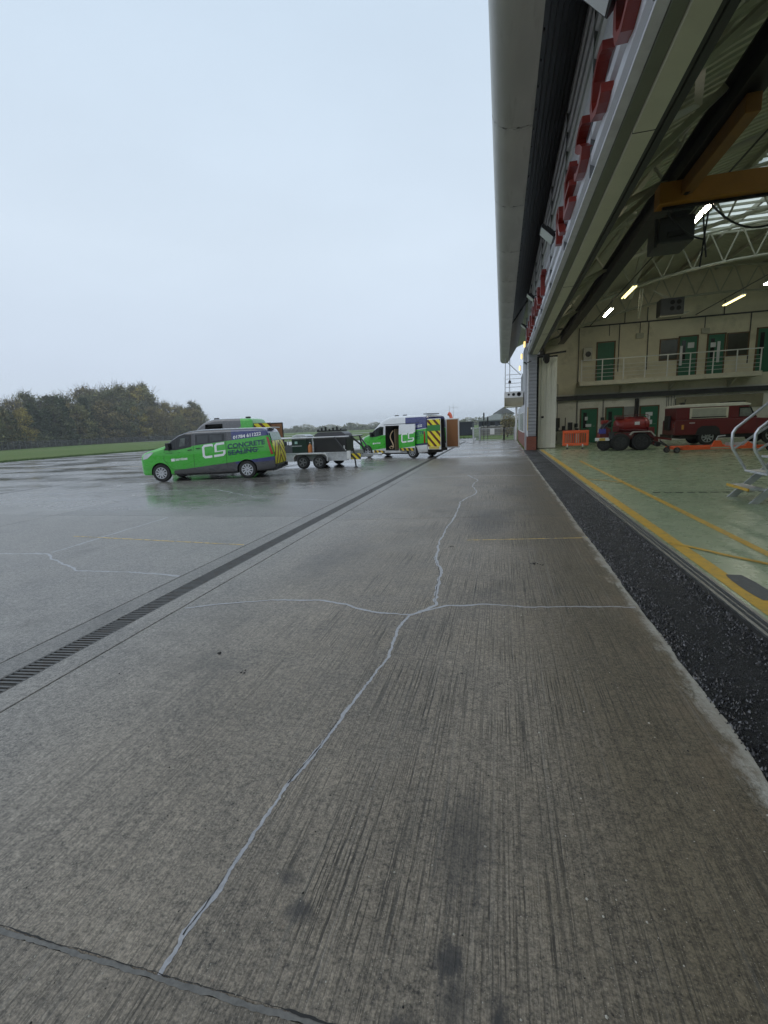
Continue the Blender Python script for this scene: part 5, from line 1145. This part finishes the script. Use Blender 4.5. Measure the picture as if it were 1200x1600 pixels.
for xx in (1.5, 2.5):
    for yy in (.02, W_-.02): MB().tube([(xx,yy,0),(xx,yy,1.47)],.022,8).build('leg', M_ALU, st)
MB().box(.6,.9,.25,.55,.30,.44).build('step_box', M_WHT, st)
# ------------------------------------------------------------------ far end of the apron
# mesh gate and fence panels by the end of the hangar
def mesh_panel(t, L, H, name='mesh_panel', fine=.10):
    mb = MB()
    mb.tube([(0,0,.08),(L,0,.08),(L,0,H),(0,0,H)], .028, 6, closed=True)
    mb.build('frame', M_GALV, t)
    mb = MB(); k = fine
    while k < L: mb.bar((k,0,.08),(k,0,H),.008,.008); k += fine
    k = .08+.2
    while k < H: mb.bar((0,0,k),(L,0,k),.008,.008); k += .2
    stuff(mb.build(name, M_GALV, t))
def gate(loc, rz, L, H, label, sign=False):
    t = thing('mesh_gate', label, 'gate', loc, rz, 'mesh gates at the end of the apron')
    mesh_panel(t, L, H)
    for xx in (-.06, L+.06): MB().box(xx-.05,xx+.05,-.05,.05,0,H+.1).build('post', M_GALV, t)
    if sign: MB().box(L*.42,L*.42+.36,-.05,-.035,.52,1.0).build('sign_plate', M_WHT, t)
    return t
gate((-2.22,38.3,0), RAD(78), 1.9, 1.08, 'short mesh fence panel turned end on at the left end of the gates')
gate((-1.75,40.3,0), 0, 1.85, 1.0, 'mesh gate panel with a white notice, left half of the closed gates', True)
gate((.22,40.3,0), 0, .75, 1.0, 'narrow mesh gate panel closing the gap up to the hangar wall')
for (px, h, r_, lb) in ((-1.5,2.35,.035,'taller dark post standing behind the mesh gate'),(-1.18,2.0,.03,'shorter dark post standing behind the mesh gate')):
    p = thing('signal_post', lb, 'post', (px,40.8,0), 0, 'posts by the mesh gate')
    MB().cyl((0,0,0),(0,0,h),r_,10).build('pole', M_DGREY, p); MB().box(-.06,.06,-.05,.05,h-.6,h-.02).build('lamp_head', M_BLK, p, bevel=.01)
# sheds and low buildings beyond
def shed(name, loc, size, m, roofm, label, rz=0, gable=.0):
    t = thing(name, label, 'building' if name != 'storage_container' else 'container', loc, rz)
    x, y, z = size
    MB().box(0,x,0,y,0,z).build('wall', m, t)
    if gable: MB().prism([(-.2,z+.002),(x+.2,z+.002),(x+.2,z+.1),(x*.5,z+gable),(-.2,z+.1)], 'y', -.2, y+.2).build('roof', roofm, t)
    else: MB().box(-.1,x+.1,-.1,y+.1,z+.002,z+.12).build('roof', roofm, t)
    return t
M_NAVY = mat('shed_navy', (.02,.026,.04), .5, var=.12); M_SLATE = mat('roof_slate', (.16,.165,.17), .6, var=.1); M_PALEROOF = mat('roof_pale', (.36,.38,.39), .6, var=.1)
s1 = shed('storage_container', (-5.9,62,0), (2.15,4,1.62), M_NAVY, M_NAVY, 'dark navy storage container on the grass beyond the open van door')
MB().box(1.95,2.12,-.03,-.004,.75,1.0).build('sign_plate', M_WHT, s1)
for k in range(8): MB().box(.1+k*.26,.16+k*.26,-.03,-.004,.05,1.55).build('rib', M_NAVY, s1)
s2 = shed('garden_shed', (-7.6,63,0), (1.35,3,1.35), mat('shed_green', (.045,.085,.075), .6, var=.12), M_SLATE, 'green shed just left of the dark navy container, with a small white sign')
MB().box(.55,.7,-.03,-.004,.62,.8).build('sign_plate', M_WHT, s2); MB().box(.2,.9,-.02,-.004,.0,1.2).build('door', mat('door_dgreen', (.03,.06,.05), .5), s2)
s3 = shed('low_building', (-3.6,76,0), (5.6,9,1.9), M_NAVY, M_PALEROOF, 'long low dark blue building with a pale grey roof behind the mesh gates', gable=.95)
for k in range(4): w = MB().box(.5+k*1.3,1.2+k*1.3,-.05,-.004,1.0,1.6).build('window', M_GLASSD, s3); MB().box(.44+k*1.3,1.26+k*1.3,-.06,-.045,.94,1.0).build('sill', M_WHT, s3)
MB().box(-.1,5.7,-.06,-.01,1.75,1.9).build('gutter', M_PALEROOF, s3)
s5 = shed('low_building', (-1.5,92,0), (3.6,8,3.0), mat('wall_pale', (.45,.46,.46), .6, var=.1), M_SLATE, 'taller gabled grey building showing its roof over the low dark blue one', gable=1.3)
MB().box(.6,1.3,-.05,-.004,1.9,2.6).build('window', M_GLASSD, s5); MB().box(1.9,2.6,-.05,-.004,1.9,2.6).build('window', M_GLASSD, s5)
bf = thing('board_fence', 'grey timber fence across the grass behind the mesh gates', 'fence', (-2.6,56,0))
for k in range(20): MB().box(k*.20,k*.20+.185,-.012 if k%2 else 0,.02,.02,1.1).build('board', mat('fence_board', (.16,.155,.145), .7, var=.2, stretch=(1,1,.2)) if k == 0 else bpy.data.materials['fence_board'], bf)
mb = MB(); mb.box(0,4.0,.02,.06,.3,.36); mb.box(0,4.0,.02,.06,.8,.86); mb.build('rail', bpy.data.materials['fence_board'], bf)
# mast with a limp windsock
ws = thing('windsock', 'orange and white windsock hanging limp from a tall thin mast beyond the open van door', 'windsock', (-9.2,90,0))
MB().cyl((.25,0,0),(.25,0,5.3),.05,8,r1=.03).build('mast', M_GALV, ws)
mb = MB(); mb.tube([(-.55,0,4.6),(.25,0,4.65),(1.3,0,4.62)],.03,6); mb.tube([(-.5,0,4.6),(-.5,0,5.0)],.03,6); mb.build('arm', M_GALV, ws)
so_ = MB(); so_.tube([(-.75,0,3.55),(-.45,0,3.4),(-.25,0,3.0),(-.1,0,2.5)],[.38,.36,.30,.26],12); so_.build('sock', mat('sock_orange', (.75,.13,.06), .6, var=.08), ws, smooth=60)
so_ = MB(); so_.tube([(-.1,0,2.5),(0,0,2.1),(.05,0,1.6)],[.262,.22,.15],12); so_.build('sock_tip', mat('sock_white', (.75,.72,.7), .6, var=.05), ws, smooth=60)
MB().cyl((-.5,0,0),(-.5,0,5.0),.04,8).build('mast', M_GALV, ws)
mb = MB(); mb.add([(-900,180,-.045),(900,116,-.045),(900,128,-.045),(-900,194,-.045)], [(0,1,2,3)]); structure(mb.build('taxiway', mat('taxiway_grey', (.26,.26,.25), .5, var=.1, scale=.2)))

# ------------------------------------------------------------------ trees
def leaf_mat(name, c, v=.45):
    m, g, b = blank(name); P, x, y, z = g.coords()
    n = g.noise(P, .55, 4, .7); n2 = g.noise(P, 3.0, 3, .7)
    col = g.scale(c, g.math('ADD', g.smooth(n, .3, .7, 1-v, 1+v), g.smooth(n2, .3, .7, -.25, .25)))
    g.L.new(col, b.inputs['Base Color']); b.inputs['Roughness'].default_value = .75; b.inputs['Specular IOR Level'].default_value = .15
    return m
M_BARK = mat('bark', (.075,.065,.05), .9, var=.2); M_TWIG = mat('twig', (.10,.088,.072), .9, var=.2)
LEAF = {'fir': leaf_mat('fir_needles', (.085,.105,.062)), 'dark': leaf_mat('dark_leaves', (.165,.175,.095)), 'autumn': leaf_mat('autumn_leaves', (.38,.31,.10)), 'rust': leaf_mat('rust_leaves', (.27,.225,.11)), 'olive': leaf_mat('olive_leaves', (.25,.24,.11))}
def tree_meshes(kind, seed):
    r = random.Random(seed); H = 10.0; tk = MB(); lf = MB()
    lean = r.uniform(-.3,.3)
    tk.tube([(0,0,-.2),(lean*.3,0,H*.35),(lean,r.uniform(-.3,.3),H*.92)], [.22,.15,.03], 7)
    tips = []
    def quad(c, s_):
        a = Vector((r.gauss(0,1),r.gauss(0,1),r.gauss(0,1))).normalized(); t1 = a.orthogonal().normalized(); t1.rotate(Matrix.Rotation(r.uniform(0,6.28),3,a)); t2 = a.cross(t1)
        lf.add([c+t1*s_, c+t2*s_*.6, c-t1*s_, c-t2*s_*.6], [(0,1,2,3)])
    if kind == 'bare':
        def limb(p, d, L, w, dep):
            q = p+d*L; mid = p+d*L*.5+Vector((r.uniform(-.1,.1),r.uniform(-.1,.1),0))*L
            tk.tube([p, mid, q], [w, w*.8, w*.55], 4 if dep else 5)
            if dep >= 4: return
            for _ in range(3 if dep < 3 else 2):
                nd = (d+Vector((r.uniform(-.75,.75),r.uniform(-.75,.75),r.uniform(-.15,.55)))).normalized(); limb(p+d*L*r.uniform(.55,1), nd, L*r.uniform(.55,.8), max(.018, w*.55), dep+1)
        for k in range(7):
            a = k*.9+r.uniform(0,.5); limb(Vector((0,0,H*(.2+.06*k))), Vector((math.cos(a)*.7,math.sin(a)*.7,.8)).normalized(), 2.3, .07, 1)
        for i in range(260):
            quad(Vector((r.gauss(0,1.5),r.gauss(0,1.5),r.uniform(1.0,6))), r.uniform(.10,.22))
    elif kind == 'fir':
        for i in range(26):
            h = H*(.06+.92*i/26); R2 = 2.5*(1-h/H)**.8+.2; nb = 7
            for k in range(nb):
                a = k*6.28/nb+i*.7+r.uniform(-.3,.3); L = R2*r.uniform(.7,1.12); e_ = Vector((math.cos(a)*L, math.sin(a)*L, h-.25*L))
                if i % 3 == 0: tk.bar((lean*h/H,0,h), e_, .03, .03)
                for q in range(15):
                    t = r.uniform(.2,1); c = Vector((0,0,h))*(1-t)+e_*t+Vector((r.gauss(0,.16),r.gauss(0,.16),r.gauss(0,.14))); quad(c, r.uniform(.14,.30))
    else:
        cl = []; pop = kind == 'poplar'; nC = 44 if pop else 60
        for i in range(nC):
            u = r.uniform(.10 if not pop else .06, 1.0); a = r.uniform(0,6.28)
            env = (math.sin(math.pi*min(1,max(0,(u*.86+.10))))**.7)*(2.9 if not pop else 1.45)
            rad = env*math.sqrt(r.uniform(.15,1)); cl.append((Vector((math.cos(a)*rad+lean*u, math.sin(a)*rad, H*u*.97)), r.uniform(.5,1.05)*(1 if not pop else .75)))
        for c, s_ in cl:
            tk.tube([(lean*c.z/H*.8,0,max(.3,c.z-1.3)), c], [.06,.02], 4)
            for q in range(90):
                d = Vector((r.gauss(0,1),r.gauss(0,1),r.gauss(0,.8))); d = d.normalized()*s_*min(1.9, abs(r.gauss(.75,.38)))
                quad(c+d, r.uniform(.08,.20))
            for q in range(5):
                d = Vector((r.gauss(0,.6),r.gauss(0,.6),abs(r.gauss(.9,.5)))).normalized(); tk.tube([c, c+d*s_*2.0], [.022,.012], 3)
    return tk.mesh('trunk', M_BARK if kind != 'bare' else M_TWIG, fix=False), (lf.mesh('crown', LEAF['dark'], fix=False) if lf.v else None)
TM = {}; PLANTED = []
for kind, cnt in (('fir',2),('broad',3),('poplar',2),('bare',2)):
    for i in range(cnt): TM[(kind,i)] = tree_meshes(kind, 100+13*i+len(kind))
def plant(kind, i, leaf, x, y, h, label, wx=1.0, group='trees beyond the apron'):
    tm_, lm_ = TM[(kind, i)]
    t = thing({'fir':'fir_tree','broad':'broadleaf_tree','poplar':'poplar_tree','bare':'bare_tree'}[kind], label, 'tree', (x, y, -.05), rnd.uniform(0,6.28), group); PLANTED.append(t)
    t.scale = (h/10*wx, h/10*wx, h/10)
    link('trunk', tm_, t)
    if lm_:
        key = (kind, i, leaf)
        if key not in TM:
            m2 = lm_.copy(); m2.materials.clear(); m2.materials.append(LEAF[leaf]); TM[key] = m2
        link('crown', TM[key], t)
    return t
def at_px(px, depth):   # ground point along a bearing (pixel column of the photo turned into an angle)
    a = math.atan((600-px)/720.0)+YAW; f = depth/math.cos(math.atan((600-px)/720.0)); return -math.sin(a)*f, math.cos(a)*f
def depth_at(px): return 112+(px/330.0)*118
WORD = {'fir':'dark pointed fir', 'broad':'bushy', 'poplar':'narrow poplar', 'bare':'leafless grey twiggy'}
TONE = {'fir':'dark green','dark':'dark green','autumn':'yellowing','rust':'brownish','olive':'olive green'}
spec = []
tops = [(-60,615),(0,612),(40,620),(80,619),(120,615),(150,611),(180,613),(205,603),(222,605),(245,606),(262,630),(290,634),(303,634),(309,642),(316,626),(322,628),(328,642),(335,660)]
def top_px(px):
    for i in range(len(tops)-1):
        if tops[i][0] <= px <= tops[i+1][0]:
            t = (px-tops[i][0])/(tops[i+1][0]-tops[i][0]); return tops[i][1]+(tops[i+1][1]-tops[i][1])*t
    return tops[-1][1]
def H_at(px, d): return 1.5+((659.5+.0436*(784-px))-top_px(px))*d/720.0
front = [(-16,'broad','olive'),(-4,'broad','dark'),(10,'broad','rust'),(22,'broad','dark'),(36,'fir','fir'),(52,'broad','autumn'),(68,'fir','fir'),(80,'fir','fir'),(92,'fir','fir'),(104,'broad','dark'),(117,'fir','fir'),(128,'broad','rust'),(140,'broad','olive'),(152,'fir','fir'),(163,'broad','dark'),(175,'broad','olive'),(186,'broad','rust'),(196,'broad','dark'),(207,'broad','olive'),(219,'broad','dark'),(230,'broad','autumn'),(241,'broad','dark'),(252,'broad','rust'),(262,'broad','autumn'),(272,'broad','rust'),(282,'broad','autumn'),(293,'broad','olive'),(304,'broad','autumn'),(314,'broad','rust'),(325,'broad','olive'),(338,'broad','dark')]
back = [(14,'fir','fir'),(46,'broad','rust'),(64,'broad','dark'),(74,'fir','fir'),(98,'fir','fir'),(122,'broad','dark'),(154,'broad','rust'),(168,'broad','olive'),(182,'broad','dark'),(198,'broad','olive'),(238,'broad','olive'),(258,'broad','rust'),(276,'broad','autumn'),(290,'broad','rust'),(310,'broad','olive'),(-12,'bare',''),(4,'bare',''),(18,'bare',''),(30,'bare',''),(58,'bare',''),(86,'poplar','dark'),(110,'fir','fir'),(132,'bare',''),(146,'bare',''),(160,'fir','fir'),(172,'bare',''),(190,'bare',''),(205,'poplar','olive'),(213,'poplar','olive'),(224,'poplar','olive'),(232,'poplar','autumn'),(245,'poplar','olive'),(249,'poplar','dark'),(268,'bare',''),(284,'bare',''),(297,'poplar','olive'),(306,'poplar','autumn'),(316,'poplar','dark'),(321,'poplar','olive'),(326,'poplar','dark')]
r = random.Random(21)
def near_words(px):
    if px < 0: return 'past the left edge of view'
    for lim, w in ((45,'at the left edge of the wood'),(95,'in the left third of the wood'),(150,'in the middle of the wood'),(200,'just left of the poplars'),(250,'under the poplars'),(300,'right of the poplars'),(400,'at the far right end')):
        if px < lim: return w
for k, (px, kind, leaf) in enumerate(front):
    d = depth_at(px)*r.uniform(.99,1.05); x, y = at_px(px, d); h = H_at(px, d)*(r.uniform(.72,.93) if not (200 < px < 255) else r.uniform(.6,.78))
    tw = TONE[leaf] if kind != 'fir' else ''
    plant(kind, k % (2 if kind == 'fir' else 3), leaf, x, y, h, ' '.join((tw+' '+WORD[kind]+' tree, front row '+near_words(px)).split()), r.uniform(1.0,1.3)*(1 if kind != 'fir' else 1.1))
for k, (px, kind, leaf) in enumerate(back):
    d = depth_at(px)*r.uniform(1.07,1.16); x, y = at_px(px, d); h = H_at(px, d)*r.uniform(.95,1.03)
    tw = TONE[leaf] if leaf and kind != 'fir' else ''
    plant(kind, k % 2, leaf or 'dark', x, y, h, ' '.join((tw+' '+WORD[kind]+' tree, back row '+near_words(px)).split()), r.uniform(.95,1.25) if kind != 'bare' else r.uniform(1.1,1.4))
ORD = ['first','second','third','fourth','fifth','sixth','seventh']
by = {}
for t in PLANTED: by.setdefault(t['label'], []).append(t)
for lb, ts in by.items():
    if len(ts) > 1:
        for i, t in enumerate(ts): t['label'] = lb+', '+ORD[i]+' from left'
# thicket that closes the foot of the wood
lf = MB(); r = random.Random(8)
for i in range(15000):
    px = r.uniform(-70,345); d = depth_at(px)*r.uniform(.985,1.06); x, y = at_px(px, d); z = abs(r.gauss(0,1.7)); c = Vector((x+r.gauss(0,.6), y+r.gauss(0,.6), z)); s_ = r.uniform(.15,.42)
    a = Vector((r.gauss(0,1),r.gauss(0,1),r.gauss(0,1))).normalized(); t1 = a.orthogonal().normalized(); t2 = a.cross(t1)
    lf.add([c+t1*s_, c+t2*s_*.7, c-t1*s_, c-t2*s_*.7], [(0,1,2,3)])
stuff(lf.build('thicket', LEAF['dark'], fix=False))
# chain link fence with concrete posts along the wood
fe = thing('chain_link_fence', 'long dark chain link fence on pale posts between the grass and the wood at left', 'fence', (*at_px(0, 105), -.05))
fo = Vector(fe.location); lastp = None; pp = []
for k in range(46):
    px = -75+k*9.2; x, y = at_px(px, depth_at(px)*.955); pp.append(Vector((x, y, -.05)))
post_me = MB().box(-.06,.06,-.06,.06,0,2.2).mesh('post', mat('post_concrete', (.15,.145,.13), .8, var=.15))
for p in pp: link('post', post_me, fe).location = p-fo
fmat = bpy.data.materials.new('chain_link'); fmat.use_nodes = True; g = G(fmat); b = fmat.node_tree.nodes['Principled BSDF']; b.inputs['Base Color'].default_value = (.035,.036,.036,1); b.inputs['Roughness'].default_value = .6; b.inputs['Alpha'].default_value = .55
mb = MB()
for i in range(len(pp)-1): a, c = pp[i]-fo, pp[i+1]-fo; mb.add([(a.x,a.y,.03),(c.x,c.y,.03),(c.x,c.y,2.0),(a.x,a.y,2.0)], [(0,1,2,3)])
stuff(mb.build('chain_link_mesh', fmat, fe, fix=False))
mb = MB()
for i in range(len(pp)-1): a, c = pp[i]-fo, pp[i+1]-fo; mb.bar((a.x,a.y,2.02),(c.x,c.y,2.02),.03,.03); mb.bar((a.x,a.y,1.1),(c.x,c.y,1.1),.02,.02)
mb.build('line_wire', M_DGREY, fe)
# bush with pale seed heads behind the gates
def bush(name, x, y, n, rad, h, leaf, label, seeds=0):
    r = random.Random(int(x*7+y)); t = thing(name, label, 'bush', (x, y, -.05)); tk = MB(); lf = MB(); sd_ = MB()
    for i in range(26):
        a = r.uniform(0,6.28); q = rad*r.uniform(.2,1); tk.tube([(r.uniform(-.1,.1),r.uniform(-.1,.1),0),(math.cos(a)*q*.6,math.sin(a)*q*.6,h*.5),(math.cos(a)*q,math.sin(a)*q,h*r.uniform(.7,1.05))],[.03,.02,.008],4)
    for i in range(n):
        a = r.uniform(0,6.28); q = rad*math.sqrt(r.random()); z = h*r.uniform(.1,1)*(1-.25*(q/rad)**2); c = Vector((math.cos(a)*q,math.sin(a)*q,z)); s_ = r.uniform(.03,.08)
        aa = Vector((r.gauss(0,1),r.gauss(0,1),r.gauss(0,1))).normalized(); t1 = aa.orthogonal().normalized(); t2 = aa.cross(t1); (sd_ if seeds and r.random() < seeds else lf).add([c+t1*s_, c+t2*s_*.7, c-t1*s_, c-t2*s_*.7], [(0,1,2,3)])
    tk.build('stem', M_TWIG, t, fix=False); lf.build('foliage', LEAF[leaf], t, fix=False)
    if sd_.v: sd_.build('seed_head', mat('seed_pale', (.42,.38,.33), .8), t, fix=False)
    return t
bush('bush', .55, 50, 900, .75, 2.6, 'rust', 'twiggy reddish brown bush with pale seed heads between the gates and the hangar wall', .08)
bush('bush', 1.0, 56, 900, .9, 2.3, 'dark', 'dark green bush behind the twiggy one beside the hangar wall')
# far hedges and woods along the horizon
def hedge_band(name, pts, h, dens, leaf, seed):
    r = random.Random(seed); lf = MB()
    for i in range(len(pts)-1):
        a, c = Vector(pts[i]), Vector(pts[i+1]); n = int((c-a).length*dens)
        for k in range(n):
            t = r.random(); p = a+(c-a)*t; hh = h*(.65+.35*math.sin(t*23+i*2)*math.sin(t*7.3)+.25*math.sin(t*61))
            q = Vector((p.x+r.uniform(-3,3), p.y+r.uniform(-3,3), r.uniform(0,1)*max(1,hh))); s_ = r.uniform(.5,1.3)
            aa = Vector((r.gauss(0,1),r.gauss(0,1),r.gauss(0,.6))).normalized(); t1 = aa.orthogonal().normalized(); t2 = aa.cross(t1); lf.add([q+t1*s_, q+t2*s_*.7, q-t1*s_, q-t2*s_*.7], [(0,1,2,3)])
    return stuff(lf.build(name, LEAF[leaf], fix=False))
hedge_band('far_hedge', [(-520,560),(-250,470),(-90,430),(40,400),(220,380)], 6.0, 26, 'dark', 4)
hedge_band('far_wood', [(-700,900),(-200,700),(150,640),(400,600)], 11, 20, 'olive', 5)

# ------------------------------------------------------------------ damp air: even haze round everything, sky outside
hm = bpy.data.materials.new('haze'); hm.use_nodes = True; hn = hm.node_tree; hn.nodes.clear()
pv = hn.nodes.new('ShaderNodeVolumePrincipled'); pv.inputs['Color'].default_value = (.97,.98,1,1); pv.inputs['Density'].default_value = HAZE; pv.inputs['Anisotropy'].default_value = .2
ho = hn.nodes.new('ShaderNodeOutputMaterial'); hn.links.new(pv.outputs[0], ho.inputs['Volume'])
stuff(MB().box(-1405,1405,-1405,1405,-1.2,32).build('haze', hm))
